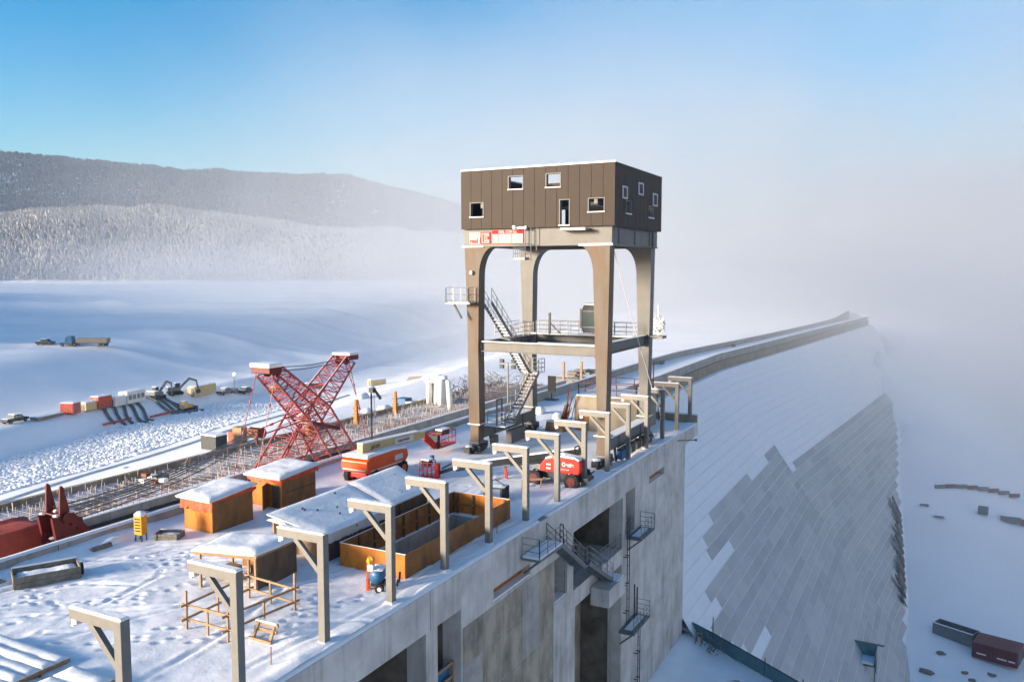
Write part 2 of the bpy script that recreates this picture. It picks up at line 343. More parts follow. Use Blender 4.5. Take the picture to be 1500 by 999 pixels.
# ---------------------------------------------------------------- haze and the fog bank on the river side
def volume_mat(name, dens, col, hetero=None, g=0.3):
    m = bpy.data.materials.new(name); m.use_nodes = True; n = m.node_tree; n.nodes.clear()
    o = n.nodes.new('ShaderNodeOutputMaterial'); v = n.nodes.new('ShaderNodeVolumePrincipled')
    v.inputs['Color'].default_value = tuple(col) + (1,); v.inputs['Density'].default_value = dens; v.inputs['Anisotropy'].default_value = g
    n.links.new(v.outputs[0], o.inputs['Volume'])
    if hetero: hetero(n, v)
    return m
HAZE = volume_mat('haze_air', 0.00015, (0.48, 0.64, 0.82), None, 0.5)
hz = MB().box(-3300, 2100, -450, 3300, -46, 300).build('haze', HAZE)
tag(hz, kind='stuff')
def fog_nodes(n, v):
    N = lambda t: n.nodes.new(t)
    g = N('ShaderNodeNewGeometry'); sp = N('ShaderNodeSeparateXYZ'); n.links.new(g.outputs['Position'], sp.inputs[0])
    dt = N('ShaderNodeVectorMath'); dt.operation = 'DOT_PRODUCT'; n.links.new(g.outputs['Position'], dt.inputs[0]); dt.inputs[1].default_value = (-SN, CS, 0); DD = dt.outputs['Value']
    dl = N('ShaderNodeVectorMath'); dl.operation = 'DOT_PRODUCT'; n.links.new(g.outputs['Position'], dl.inputs[0]); dl.inputs[1].default_value = (CS, SN, 0); LL = dl.outputs['Value']
    def ramp(sock, a, b):
        r = N('ShaderNodeMapRange'); r.interpolation_type = 'SMOOTHSTEP'
        if a > b: a, b = b, a; r.inputs['To Min'].default_value = 1; r.inputs['To Max'].default_value = 0
        r.inputs['From Min'].default_value = a; r.inputs['From Max'].default_value = b
        n.links.new(sock, r.inputs['Value']); return r.outputs[0]
    def op(kind, a, b):
        q = N('ShaderNodeMath'); q.operation = kind
        for i, s in enumerate((a, b)):
            if isinstance(s, float): q.inputs[i].default_value = s
            else: n.links.new(s, q.inputs[i])
        return q.outputs[0]
    mul = lambda a, b: op('MULTIPLY', a, b)
    z = N('ShaderNodeTexNoise'); z.inputs['Scale'].default_value = 0.006; z.inputs['Detail'].default_value = 3
    n.links.new(g.outputs['Position'], z.inputs['Vector'])
    cl = ramp(z.outputs['Fac'], 0.3, 0.62)
    d = mul(cl, ramp(sp.outputs[1], 150., 330.))
    d = mul(d, ramp(sp.outputs[2], 185., 25.)); d = mul(d, ramp(LL, -330., 0.))
    low = mul(mul(cl, ramp(DD, 560., 900.)), mul(ramp(sp.outputs[2], 58., 0.), ramp(LL, -760., -180.)))
    val = mul(mul(ramp(sp.outputs[1], 75., 210.), ramp(LL, -45., 60.)), ramp(sp.outputs[2], 70., 0.))
    d = op('ADD', op('ADD', mul(d, FOG_RIVER), mul(val, FOG_VALLEY)), mul(low, FOG_PLAIN))
    n.links.new(mul(d, ramp(DD, 1120., 950.)), v.inputs['Density'])
FOG_RIVER, FOG_PLAIN, FOG_VALLEY = 0.0075, 0.0042, 0.0072
FOG = volume_mat('river_fog', 0.01, (0.82, 0.845, 0.88), fog_nodes)
FOG.cycles.volume_step_rate = 6 if hasattr(FOG.cycles, 'volume_step_rate') else 1
fb = MB().box(-1000, 1000, 74, 1250, -44.5, 195).build('fog_bank', FOG); tag(fb, 'bank of white river fog beyond the far end of the dam', 'fog', kind='stuff')
# ---------------------------------------------------------------- the dam beyond the deck
def slope_rows():
    CONT_Y = [118, 125, 139, 152, 168, 184, 205, 237, 246, 255, 257]; CONT_Z = [-42, -41, -39, -36, -32, -28, -23.7, -15.2, -10.7, -5.9, 0.5]
    dam = thing('dam', 'long snow covered concrete dam curving away from the gantry crane into fog', 'dam', (-30.3, 75, 0))
    o = (-30.3, 75, 0)
    def fx(Y, z): return float(crest_x(np.array(Y, dtype=float))) - 0.69 * z
    h = 1.0; rows = [(-1.6 - k * h, -2.6 - k * h) for k in range(40)]
    for zt, zb in rows:
        zc = (zt + zb) / 2; ye = float(np.interp(zc, CONT_Z, CONT_Y)) + 3.0
        for (ya, yb) in ((69.03, 129.0), (129.0, ye)):
            if yb - ya < 2: continue
            m = MB(o); vs = []
            n = max(1, int((yb - ya) / 21))
            ys = [ya + (yb - ya) * i / n for i in range(n + 1)]
            for Y in ys:
                j = 0.035 * mnoise.noise((Y * 0.13, zt * 1.7, 0))
                for dx, z in ((-1.0, zt), (0.0 + j * .6, zt - 0.002), (0.035 + j, zt - 0.09), (-0.01, zb), (-1.0, zb)):
                    vs.append((fx(Y, z) + dx, Y, z))
            fs = []
            for i in range(n):
                for k in range(4): a = i * 5 + k; fs.append((a, a + 1, a + 6, a + 5))
            m.add(vs, fs); m.build('step', SNOW, dam)
    # bare concrete where the snow has slid off: one slab per lift and pour
    r = random.Random(3)
    base = [MATS['slab_%d' % k] for k in range(3)]
    for zt, zb in rows:
        zc = (zt + zb) / 2; ye = float(np.interp(zc, CONT_Z, CONT_Y))
        yl = float(np.interp(-zc, [13, 14, 17, 19.6, 23.2, 30, 41], [90, 82, 76.4, 75, 72.5, 73, 88]))
        segs = []
        if zc < -12.6: segs.append((yl + r.uniform(-2.5, 4.5), 129.0, 12.0))
        if zc < -15.5: segs.append((129.15 + (r.uniform(0, 3) if zc > -17 else 0), min(ye - 2 - r.uniform(0, 3), 214 + r.uniform(-6, 6) if zc > -17 else 400), 14.0))
        for ya, yb, st in segs:
            y = ya; first = True
            while y < yb - 1.5:
                L = st * (r.uniform(.35, 1) if first else 1); y2 = min(yb, y + L)
                if yb - y2 < 2.5: y2 = yb
                hole = zc > -15.5 and r.random() < 0.10 or first and ya < 120 and r.random() < .12
                if not hole:
                    z1, z0 = zt - 0.07, zb + 0.01; vs = []
                    for Y in (y + 0.04, y2 - 0.04):
                        for z, d in ((z1, -0.05), (z0, -0.05), (z0, 0.062), (z1, 0.062)): vs.append((fx(Y, z) + d, Y, z - (0.0 if d > .05 else .03)))
                    MB(o).add(vs, [(0, 1, 2, 3), (7, 6, 5, 4), (0, 4, 5, 1), (1, 5, 6, 2), (2, 6, 7, 3), (3, 7, 4, 0)]).build('slab', base[r.randrange(3)], dam)
                y = y2; first = False
    # crest: road, parapets, coping band
    ys = [73, 80, 90, 100, 110, 120, 129, 140, 156, 175, 195, 215, 235, 250, 258]
    RX = lambda Y: float(np.interp(Y, [73, 129, 156, 256, 300], [-30.6, -30.6, -28.0, -18.65, -14.5]))
    LX = lambda Y: float(np.interp(Y, [73, 120, 131, 165, 245, 300], [-37.0, -37.0, -36.6, -32.2, -24.3, -19.0]))
    LT = lambda Y: float(np.interp(Y, [73, 232, 258], [0.9, 0.9, 2.6]))
    def strip(prof, yy):
        m = MB(o); vs = []; fs = []; k = None
        for Y in yy:
            p = prof(Y); k = len(p); vs += [(x, Y, z) for x, z in p]
        for i in range(len(yy) - 1):
            for j in range(k): a, b = i * k + j, i * k + (j + 1) % k; fs.append((a, b, b + k, a + k))
        fs += [tuple(range(k)), tuple(range(len(vs) - k, len(vs)))]
        return m.add(vs, fs)
    strip(lambda Y: [(LX(Y), 0.0), (RX(Y), 0.0), (RX(Y), -3.0), (LX(Y), -3.0)], ys).build('crest_road', SNOW, dam)
    strip(lambda Y: [(RX(Y), -0.25), (RX(Y), 0.85), (RX(Y) + .32, 0.85), (RX(Y) + .32, -0.25)], ys[1:]).build('parapet', CONC, dam)
    strip(lambda Y: [(RX(Y) + .02, 0.85), (RX(Y) + .06, 0.93), (RX(Y) + .28, 0.93), (RX(Y) + .30, 0.85)], ys[1:]).build('parapet_snow', SNOWCAP, dam)
    strip(lambda Y: [(RX(Y) - 1, -2.2), (RX(Y) - 1, -0.27), (RX(Y) + .5, -0.27), (RX(Y) + .62, -1.15), (RX(Y) + .8, -2.2)], ys[1:]).build('coping', CONCT, dam)
    strip(lambda Y: [(LX(Y) - .35, -1.2), (LX(Y) - .35, LT(Y)), (LX(Y), LT(Y)), (LX(Y), -1.2)], ys).build('parapet', CONC, dam)
    strip(lambda Y: [(LX(Y) - .33, LT(Y)), (LX(Y) - .28, LT(Y) + .09), (LX(Y) - .06, LT(Y) + .09), (LX(Y) - .02, LT(Y))], ys).build('parapet_snow', SNOWCAP, dam)
    strip(lambda Y: [(LX(Y) - .1, 0.0), (LX(Y) - .1, LT(Y) - .5), (RX(Y) + .3, .95), (RX(Y) + .5, -2.0)], [258, 260.5]).build('end_wall', SNOW, dam)
    for Y, x, lab in ((152, 0, 'farthest small crate beside the upstream parapet of the crest road'), (133, 1, 'small crate beside the downstream parapet of the crest road'), (118, 0, 'nearest small crate beside the upstream parapet of the crest road')):
        xx = LX(Y) + .5 if x == 0 else RX(Y) - .6
        tag(MB((xx, Y, 0)).box(xx, xx + .5, Y, Y + 1.2, 0.005, .45).build('crate', GREYWOOD), lab, 'crate')
for k, c in enumerate(((0.52, 0.52, 0.515), (0.48, 0.48, 0.475), (0.555, 0.545, 0.53))):
    mat('slab_%d' % k, c, 0.85, var=0.14, vscale=0.35, coords='World', bump=0.15, bscale=5)
slope_rows()

# ---------------------------------------------------------------- deck and downstream wall of the intake structure
WX = -18.9
hs = thing('intake_structure', 'grey concrete intake structure carrying the snowy work deck and its tall downstream wall', 'concrete structure', (-28, 40, 0))
HO = (-28, 40, 0)
OPEN = [(10.0, 18.0, -2.2, -14), (19.2, 28.6, -1.75, -14), (29.5, 31.5, -1.75, -14), (34.6, 38.7, -2.55, -1.9), (41.85, 43.7, -5.35, -2.75),
        (44.6, 53.3, -5.5, -1.9), (53.9, 55.9, -4.9, -1.75), (44.9, 53.2, -41, -6.6), (59.1, 62.9, -2.42, -1.75)]
OPEN = [(a, b, min(c, d), max(c, d)) for a, b, c, d in OPEN]
ycut = sorted({-20.0, 69.0} | {v for o_ in OPEN for v in o_[:2]})
m = MB(HO)
for ya, yb in zip(ycut[:-1], ycut[1:]):
    hs_ = sorted([(c, d) for a, b, c, d in OPEN if a <= ya + 1e-6 and b >= yb - 1e-6]); z = -44.0
    for c, d in hs_:
        if c > z: m.box(-19.9, WX, ya, yb, z, c)
        z = d
    if z < -1.75: m.box(-19.9, WX, ya, yb, z, -1.75)
m.build('wall', CONCL, hs)
m = MB(HO)
joints = [-20, 12.4, 28.93, 44.45, 58.9, 73.05]
for k, (ya, yb) in enumerate(zip(joints[:-1], joints[1:])):
    b = MB(HO); b.box(-20.4, WX + 0.012, ya + (0.025 if k else 0), yb - 0.025, -1.75 if yb < 70 else -1.75, 0.0) if yb < 70 else \
        b.prism([(ya + .025, 0.0), (yb, 0.0), (yb, -1.0), (69.0, -1.16), (69.0, -1.75), (ya + .025, -1.75)], 'x', -20.4, WX + 0.012)
    b.build('edge_beam', CONCL, hs)
# deck slab, with the shaft opening left free
PX0, PX1, PY0, PY1 = -24.05, -20.85, 29.75, 39.2
m = MB(HO)
m.box(-37.35, PX0, -20, 73, -1.7, -0.12); m.box(PX1, -20.4, -20, 73, -1.7, -0.12)
m.box(PX0, PX1, -20, PY0, -1.7, -0.12); m.box(PX0, PX1, PY1, 73, -1.7, -0.12)
m.build('deck_slab', CONC, hs)
m = MB(HO)
m.box(-25.2, -25.0, 31.6, 58, -41, -1.75); m.box(-25.2, -25.0, -20, 31.4, -20, -1.75)
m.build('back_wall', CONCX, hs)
m = MB(HO); m.box(-25.0, -18.93, 44.62, 53.28, -6.6, -5.55); m.box(-25.0, -18.95, 53.95, 55.85, -5.4, -4.92); m.box(-24.9, -18.95, 41.87, 43.68, -5.9, -5.37)
m.build('landing_slab', CONC, hs)
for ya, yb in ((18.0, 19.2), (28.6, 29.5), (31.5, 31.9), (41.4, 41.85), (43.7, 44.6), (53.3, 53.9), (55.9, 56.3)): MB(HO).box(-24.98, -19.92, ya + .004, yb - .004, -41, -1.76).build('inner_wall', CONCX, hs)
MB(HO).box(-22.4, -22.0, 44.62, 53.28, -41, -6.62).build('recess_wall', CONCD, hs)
# shaft under the plywood barrier
m = MB(HO)
for (a, b, c, d) in ((PX0 - .4, PX0, PY0 - .4, PY1 + .4), (PX1, PX1 + .4, PY0 - .4, PY1 + .4), (PX0, PX1, PY0 - .4, PY0), (PX0, PX1, PY1, PY1 + .4)): m.box(a, b, c, d, -6, -1.72)
m.box(PX0, PX1, PY0, PY1, -6.2, -6.0); m.box(PX0, PX0 + .9, PY0, PY1, -6, -1.6)
m.build('shaft', CONC, hs)
# form panels cast into the wall
r = random.Random(5)
ycs = [31.62, 33.5, 35.6, 37.75, 39.9, 41.75]; zcs = [-2.72, -4.6, -6.9, -9.3, -11.8, -14.4]
for i in range(5):
    for k in range(5):
        MB(HO).box(WX + .002, WX + .016 + r.uniform(0, .006), ycs[i] + .02, ycs[i + 1] - .02, zcs[k + 1] + .02, zcs[k] - .02).build('form_panel', CONCD if r.random() < .8 else CONC, hs)
ycs = [63.1, 65.1, 67.0, 68.9]
for i in range(3):
    for k, (a, b) in enumerate(((-1.85, -5.0), (-5.0, -9.0), (-9.0, -13.0), (-13.0, -17.6))):
        MB(HO).box(WX + .002, WX + .012 + r.uniform(0, .004), ycs[i] + .012, ycs[i + 1] - .012, b + .012, a - .012).build('form_panel', CONCL, hs)
# plywood in the slots, wooden column and bracing inside the openings
MB(HO).box(-19.45, -19.4, 34.62, 38.68, -2.46, -1.91).build('slot_board', PLYO, hs); MB(HO).box(-19.45, -19.4, 59.12, 62.88, -2.35, -1.76).build('slot_board', PLYO, hs)
for b_ in ((-19.39, -18.92, 34.62, 38.68, -2.545, -2.47), (-19.39, -18.92, 59.12, 62.88, -2.415, -2.36), (-19.6, -18.95, 41.9, 43.65, -5.345, -5.28)): MB(HO).box(*b_).build('sill_snow', SNOWCAP, hs)
m = MB(HO); m.box(-23.6, -23.0, 25.6, 26.9, -14, -1.76); m.build('column_formwork', PLYB, hs)
m = MB(HO); m.box(-24.6, -23.2, 49.6, 50.2, -5.5, -1.9); m.box(-24.7, -23.0, 51.6, 51.8, -5.5, -1.9); m.build('column_formwork', PLYB, hs)
m = MB(HO); m.box(-19.5, -19.44, 29.6, 31.3, -5.6, -4.35); m.build('blue_sheet', BLUEP, hs)
m = MB(HO)
for z in (-4.3, -4.95): m.bar((-19.3, 29.5, z), (-19.3, 31.4, z), .07, .14)
m.bar((-19.3, 31.35, -6), (-19.3, 31.35, -4.2), .12, .07); m.build('guard_rail', LUMBER, hs)
# left parapet of the deck and snow on copings
m = MB(HO)
for ya, yb in ((-20, 24.3), (24.35, 36.0), (36.05, 52.0), (52.05, 73.0)): m.box(-37.4, -37.0, ya, yb, -1.7, 0.62)
m.build('parapet', CONC, hs)
def snow_ridge(y0, y1, xc, w, z, h, seed=0, step=.5):
    m = MB(HO); n = max(2, int((y1 - y0) / step)); vs = []; fs = []
    for i in range(n + 1):
        Y = y0 + (y1 - y0) * i / n; a = w / 2 * (1 + .10 * mnoise.noise((Y * .9, seed, 1))); hh = h * (.8 + .35 * mnoise.noise((Y * .6, seed, 5)))
        vs += [(xc - a, Y, z), (xc - a * .7, Y, z + hh * .8), (xc, Y, z + hh), (xc + a * .7, Y, z + hh * .75), (xc + a, Y, z)]
    for i in range(n):
        for k in range(4): a = i * 5 + k; fs.append((a, a + 1, a + 6, a + 5))
    fs += [(0, 1, 2, 3, 4), tuple(range(len(vs) - 5, len(vs)))]
    return m.add(vs, fs)
snow_ridge(-20, 73, -37.2, .42, .62, .12, 2).build('coping_snow', SNOWCAP, hs, True)
snow_ridge(-20, 39.9, -19.12, .40, 0.0, .16, 4).build('coping_snow', SNOWCAP, hs, True)
snow_ridge(41.0, 73, -19.12, .40, 0.0, .16, 6).build('coping_snow', SNOWCAP, hs, True)
m = MB(HO); m.box(-26.8, -19.0, 73.02, 73.35, -.9, .75); m.box(-30.5, -26.8, 73.0, 73.3, -.9, .55); m.build('end_wall', CONCT, hs)
m = MB(HO); m.box(-26.8, -19.0, 73.04, 73.33, .75, .85); m.build('coping_snow', SNOWCAP, hs)
# lying snow on the deck: drifts, tracks and footprints are in the surface
def trail(x0, y0, x1, y1, n, jx=.18, wob=.5, ph=0):
    t = np.linspace(0, 1, n); dx, dy = x1 - x0, y1 - y0; L = math.hypot(dx, dy)
    w = wob * np.sin(t * 5 + ph); side = np.where(np.arange(n) % 2, jx, -jx)
    return np.stack([x0 + dx * t - dy / L * (w + side), y0 + dy * t + dx / L * (w + side), np.full(n, math.atan2(dy, dx))], 1)
FEET = np.concatenate([trail(-33, 19, -30.5, 31.5, 24, wob=.7), trail(-31.5, 17.5, -28.6, 25.5, 16), trail(-29.2, 17, -25, 21.6, 12, ph=2), trail(-26.2, 18, -22.5, 22.5, 11),
    trail(-33.5, 25.5, -27.5, 26.5, 12, ph=1), trail(-31, 25, -32.2, 30, 11), trail(-21.3, 22.8, -21, 28.5, 13, wob=.3), trail(-23.5, 26.3, -21.6, 24, 7), trail(-34.5, 21, -28.5, 21.5, 13, wob=.8, ph=3),
    trail(-31, 45.5, -28.4, 49, 10), trail(-33, 48, -30, 45, 9), trail(-26, 47, -24.5, 52, 10), trail(-28.8, 42.5, -26, 45, 8)])
TRK = [((-36, 16.5), (-26.5, 31.5)), ((-34.4, 16), (-25.2, 30.5)), ((-30.5, 14), (-20.3, 36)), ((-35.2, 18.5), (-33.0, 27.5)), ((-36.2, 19), (-34, 27.5)), ((-20.2, 20), (-19.9, 60)), ((-36.5, 24.5), (-29.8, 27.2)), ((-33.5, 17), (-27.4, 23))]
rt = random.Random(23)
for k in range(26):
    x0, y0 = rt.uniform(-36, -21), rt.uniform(14, 30); a_ = R(rt.choice([62, 58, 70, 25, 35, 95]) + rt.uniform(-8, 8)); L_ = rt.uniform(2.5, 8)
    TRK.append(((x0, y0), (x0 + L_ * math.cos(a_), y0 + L_ * math.sin(a_))))
for k in range(10):
    x0, y0 = rt.uniform(-33, -22), rt.uniform(40, 58); a_ = R(rt.uniform(60, 120)); L_ = rt.uniform(3, 8)
    TRK.append(((x0, y0), (x0 + L_ * math.cos(a_), y0 + L_ * math.sin(a_))))
def deck_z(X, Y):
    z = .10 + .05 * vnoise(X, Y, 3.1, 11) + .028 * vnoise(X, Y, 1.1, 12) + .016 * vnoise(X, Y, .45, 13) * (1 + vnoise(X, Y, 5, 16))
    z = z + .38 * np.exp(-((X + 36.9) / .8) ** 2) * (.55 + .6 * vnoise(X * .2, Y, 4.0, 14))
    z = z + .05 * np.exp(-((X + 19.4) / .35) ** 2)
    for (a, b) in TRK:
        ax, ay = a; bx, by = b; L = math.hypot(bx - ax, by - ay); ux, uy = (bx - ax) / L, (by - ay) / L
        t = (X - ax) * ux + (Y - ay) * uy; d = (X - ax) * -uy + (Y - ay) * ux + .35 * np.sin(t * .45 + ax)
        on = (t > 0) & (t < L)
        z = z + on * (-.05 * np.exp(-(d / .10) ** 2) + .03 * np.exp(-((np.abs(d) - .26) / .10) ** 2)) * (.7 + .5 * vnoise(X, Y, .8, 15))
    for fx_, fy_, fa in FEET:
        dxx, dyy = X - fx_, Y - fy_; near = (np.abs(dxx) < .6) & (np.abs(dyy) < .6)
        if near.any():
            u = (dxx[near] * math.cos(fa) + dyy[near] * math.sin(fa)) / 1.9; v = -dxx[near] * math.sin(fa) + dyy[near] * math.cos(fa); q = u * u + v * v
            z[near] += -.085 * np.exp(-q / .0065) + .022 * np.exp(-(np.sqrt(q) - .15) ** 2 / .003)
    ph = (X > PX0 - .3) & (X < PX1 + .3) & (Y > PY0 - .3) & (Y < PY1 + .3)
    return np.where(ph, -.1, z)
dx_ = np.unique(np.concatenate([np.arange(-37.0, -19.05, .11), [-19.05, PX0, PX1]]))
dy_ = np.unique(np.concatenate([np.arange(8, 15, .5), np.arange(15, 33, .11), np.arange(33, 50, .2), np.arange(50, 73.01, .4), [PY0, PY1]]))
ds = sheet('deck_snow', dx_, dy_, deck_z, SNOW, keep=lambda X, Y: ~((X > PX0) & (X < PX1) & (Y > PY0) & (Y < PY1)))
tag(ds, kind='structure')

# ---------------------------------------------------------------- stairs, platforms and ladders on the wall
def railing(m, pts, h=1.07, rails=(1.07, .72, .36), post=1.1, r=.024, w=.0):
    for a, b in zip(pts[:-1], pts[1:]):
        a, b = Vector(a), Vector(b); n = max(1, round((b - a).length / post))
        for i in range(n + 1):
            p = a.lerp(b, i / n); m.bar(p, p + Vector((0, 0, h)), r * 1.7)
        for q in rails: m.tube(a + Vector((0, 0, q)), b + Vector((0, 0, q)), r, 5)
    return m
def stair(m, a, b, width, perp, n):
    a, b, perp = Vector(a), Vector(b), Vector(perp).normalized()
    for s in (0, width): m.bar(a + perp * s, b + perp * s, .05, .26)
    return m
def treads(m, a, b, width, perp, n, depth=.27):
    a, b, perp = Vector(a), Vector(b), Vector(perp).normalized(); d = Vector((b.x - a.x, b.y - a.y, 0)).normalized()
    for i in range(n):
        p = a.lerp(b, (i + .5) / n); m.bar(p + perp * .03, p + perp * (width - .03), depth, .04)
    return m
st = thing('wall_staircase', 'galvanised zigzag staircase bolted to the downstream concrete wall below the deck edge', 'staircase', (-18, 42, -3)); so = (-18, 42, -3)
A0, A1, B1 = (-18.0, 40.6, -1.22), (-18.0, 44.3, -3.75), (-18.0, 49.0, -6.15)
m = MB(so); m.box(-18.85, -17.75, 37.5, 40.6, -1.34, -1.22); m.build('landing', MESHG, st)
m = MB(so); m.box(-18.8, -17.8, 37.55, 40.5, -1.218, -1.12); m.build('landing_snow', SNOWCAP, st)
m = MB(so); stair(m, A0, A1, .85, (-1, 0, 0), 0); stair(m, (-18.0, 44.9, -3.75), B1, .85, (-1, 0, 0), 0); m.box(-18.85, -18, 44.3, 44.9, -3.86, -3.75)
m.build('stringer', GALV, st)
for a_, b_ in ((A0, A1), ((-18.0, 44.9, -3.75), B1)): treads(MB(so), a_, b_, .85, (-1, 0, 0), 12).build('treads', MESHG, st)
m = MB(so); railing(m, [(-18.8, 37.55, -1.2), (-17.8, 37.55, -1.2), (-17.8, 40.6, -1.2), A0, A1, (-18, 44.9, -3.75), B1]); railing(m, [(-18.85, 40.7, -1.3), (-18.85, 44.3, -3.75), (-18.85, 44.9, -3.75), (-18.85, 49.0, -6.15)], post=1.6)
m.build('railing', RAILM, st)
for y_ in (38.0, 40.2): MB(so).bar((-18.9, y_, -2.2), (-17.9, y_, -1.36), .1, .12).build('bracket', GALV, st)
m = MB(so); m.box(-18.85, -17.6, 47.3, 50.2, -7.35, -6.2); m.build('corbel', CONCL, st)
m = MB(so); m.box(-18.8, -17.65, 49.0, 50.15, -6.2, -6.12); m.build('corbel_snow', SNOWCAP, st)
gr = thing('landing_guardrail', 'grey pipe guardrail across the large opening in the downstream wall', 'guardrail', (WX, 49, -5.5))
m = MB((WX, 49, -5.5)); railing(m, [(WX - .1, 49.3, -5.53), (WX - .1, 53.2, -5.53)]); railing(m, [(WX - .1, 54.0, -4.9), (WX - .1, 55.8, -4.9)], post=.9); m.build('rail', RAILM, gr)
gr = thing('opening_guardrail', 'pipe guardrail closing the small opening left of the wall staircase', 'guardrail', (WX, 42.8, -5.35))
m = MB((WX, 42.8, -5.35)); railing(m, [(WX - .12, 41.95, -5.3), (WX - .12, 43.6, -5.3)], h=1.4, rails=(1.4, .95, .5)); m.build('rail', RAILM, gr)
def wall_platform(name, label, y0, y1, z, lad):
    t = thing(name, label, 'platform', (-18, y0, z)); o = (-18, y0, z)
    MB(o).box(-18.88, -17.75, y0, y1, z - .12, z).build('grating', MESHG, t)
    MB(o).box(-18.6, -18.1, y0 + .5, y1 - .4, z + .001, z + .06).build('snow', SNOWCAP, t)
    m = MB(o); railing(m, [(-18.85, y1, z), (-17.78, y1, z), (-17.78, y0, z)], rails=(1.1, .74, .4, .1), post=.8, r=.02); m.build('railing', RAILM, t)
    for y in (y0 + .3, y1 - .3): MB(o).bar((-18.88, y, z - 1.0), (-17.9, y, z - .14), .09, .11).build('bracket', GALV, t)
    m = MB(o); ly, za, zb = lad
    for d in (-.22, .22): m.bar((-18.6, ly + d, za), (-18.6, ly + d, zb), .05, .05)
    n = int((za - zb) / .6)
    for i in range(n): m.tube((-18.6, ly - .22, zb + .6 * i), (-18.6, ly + .22, zb + .6 * i), .016, 4)
    for i in range(int((za - zb) / 2)):
        for d in (-.22, .22): m.bar((-18.89, ly + d, zb + .8 + 2 * i), (-18.6, ly + d, zb + .8 + 2 * i), .07, .05)
    m.build('ladder', DARKSTEEL, t)
wall_platform('ladder_platform', 'upper caged steel platform hung on the pale wall right of the large opening', 54.0, 57.0, -4.95, (53.75, -3.3, -11.0))
wall_platform('ladder_platform', 'lower steel ladder platform halfway down the pale downstream wall', 52.6, 56.2, -11.2, (56.3, -11.2, -19))
m = MB((-18.5, 55, -10)); m.tube((-18.55, 55.0, -11.2), (-18.55, 55.0, -8.6), .05); m.tube((-18.55, 55.6, -11.2), (-18.55, 55.6, -9.0), .05); tag(m.build('ladder_grab_post', DARKSTEEL), 'pair of dark grab posts on the lower wall platform', 'post')
# wall arm, drain stub and low platform at the wall foot
m = MB((-18.9, 69, -.6)); m.tube((-18.88, 66.5, -.35), (-17.9, 68.4, -.55), .05); m.ball((-17.85, 68.5, -.56), .14, (1, 1.4, .8)); tag(m.build('wall_lamp', MIDSTEEL), 'small lamp on an arm near the far end of the deck wall', 'lamp')
lp = MB((-14, 60, -18.5)); lp.prism([(-18.88, 44), (-7, 44), (-7, 62.8), (-11.2, 65.7), (-16.2, 69.2), (-18.88, 70.4)], 'z', -43.5, -18.6)
tag(lp.build('lower_platform', CONC), 'snow covered concrete platform at the foot of the downstream wall', 'platform')
lsn = sheet('platform_snow', np.arange(-18.9, -6.9, .4), np.arange(44, 70.6, .4), lambda X, Y: -18.5 + .12 * vnoise(X, Y, 2.4, 31) + .5 * np.exp(-((X + 18.8) / 1.2) ** 2) + .05 * vnoise(X, Y, .7, 32), SNOW, keep=lambda X, Y: (Y < 69.2 + (X + 16.2) * -.7) & (X < -7.1))
tag(lsn, kind='structure')
fn = thing('sheeted_fence', 'teal sheeted fence along the edge of the lower snowy platform', 'fence', (-14, 67, -18.5)); fo = (-14, 67, -18.5)
FP = [(-18.8, 70.6), (-16.2, 69.0), (-11.2, 65.5), (-8.0, 63.2)]
for a, b in zip(FP[:-1], FP[1:]): MB(fo).bar((a[0], a[1], -17.95), (b[0], b[1], -17.95), .05, 1.25).build('sheet', TEAL, fn)
m = MB(fo)
for a, b in zip(FP[:-1], FP[1:]): m.bar((a[0], a[1], -17.3), (b[0], b[1], -17.3), .09, .06)
for x, y in FP: m.bar((x, y, -18.6), (x, y, -16.9 if x != -16.2 else -15.9), .07)
m.build('frame', DARKSTEEL, fn)
for (x, y, lab) in ((-17.3, 68.6, 'small timber trestle beside the teal fence on the lower platform'), (-15.6, 67.5, 'tangle of scaffold tubes at the corner of the teal fence')):
    m = MB((x, y, -18.5)); rr = random.Random(int(x * 10))
    if x < -17:
        for d in (-.25, .25): m.bar((x + d, y - .3, -18.4), (x + d, y, -17.3), .08); m.bar((x + d, y + .3, -18.4), (x + d, y, -17.3), .08)
        m.bar((x - .3, y, -17.4), (x + .3, y, -17.4), .1); tag(m.build('trestle', LUMBER), lab, 'trestle')
    else:
        for k in range(26):
            a = Vector((x + rr.uniform(-.8, .8), y + rr.uniform(-.6, .6), -18.3 + rr.uniform(0, 1.0))); m.tube(a, a + Vector((rr.uniform(-.7, .7), rr.uniform(-.7, .7), rr.uniform(-.5, .9))), .035, 5)
        tag(m.build('scaffold_tubes', MIDSTEEL), lab, 'scaffold')
# steel davit posts along the deck edge
pp = thing('davit_post', '', 'steel post', (0, 0, 0), group='galvanised davit posts along the deck edge')
m = MB(); m.bar((0, 0, 0), (0, 0, 4.12), .30, .30); m.build('column', GALV, pp, bevel=.015)
m = MB(); m.box(-2.05, -.152, -.13, .13, 3.80, 4.11); m.build('arm', GALV, pp, bevel=.015)
m = MB(); m.bar((-1.25, 0, 3.80), (-.15, 0, 2.72), .16, .18); m.build('brace', GALV, pp)
m = MB(); m.prism([(-2.06, 4.115), (-2.03, 4.18), (-1.9, 4.20), (.1, 4.20), (.16, 4.18), (.16, 4.125), (-.1, 4.122)], 'y', -.14, .14); m.build('snow_cap', SNOWCAP, pp, bevel=.02)
m = MB(); m.box(-2.0, -1.78, -.1, .1, 3.66, 3.795); m.box(-1.95, -1.83, -.16, .16, 3.62, 3.66); m.build('hanger_plate', WHITEP, pp)
m = MB(); m.box(-.26, .26, -.26, .26, 0, .05); m.ball((0, 0, .02), .34, (1, 1.1, .45), .15); m.build('foot_snow', SNOWCAP, pp)
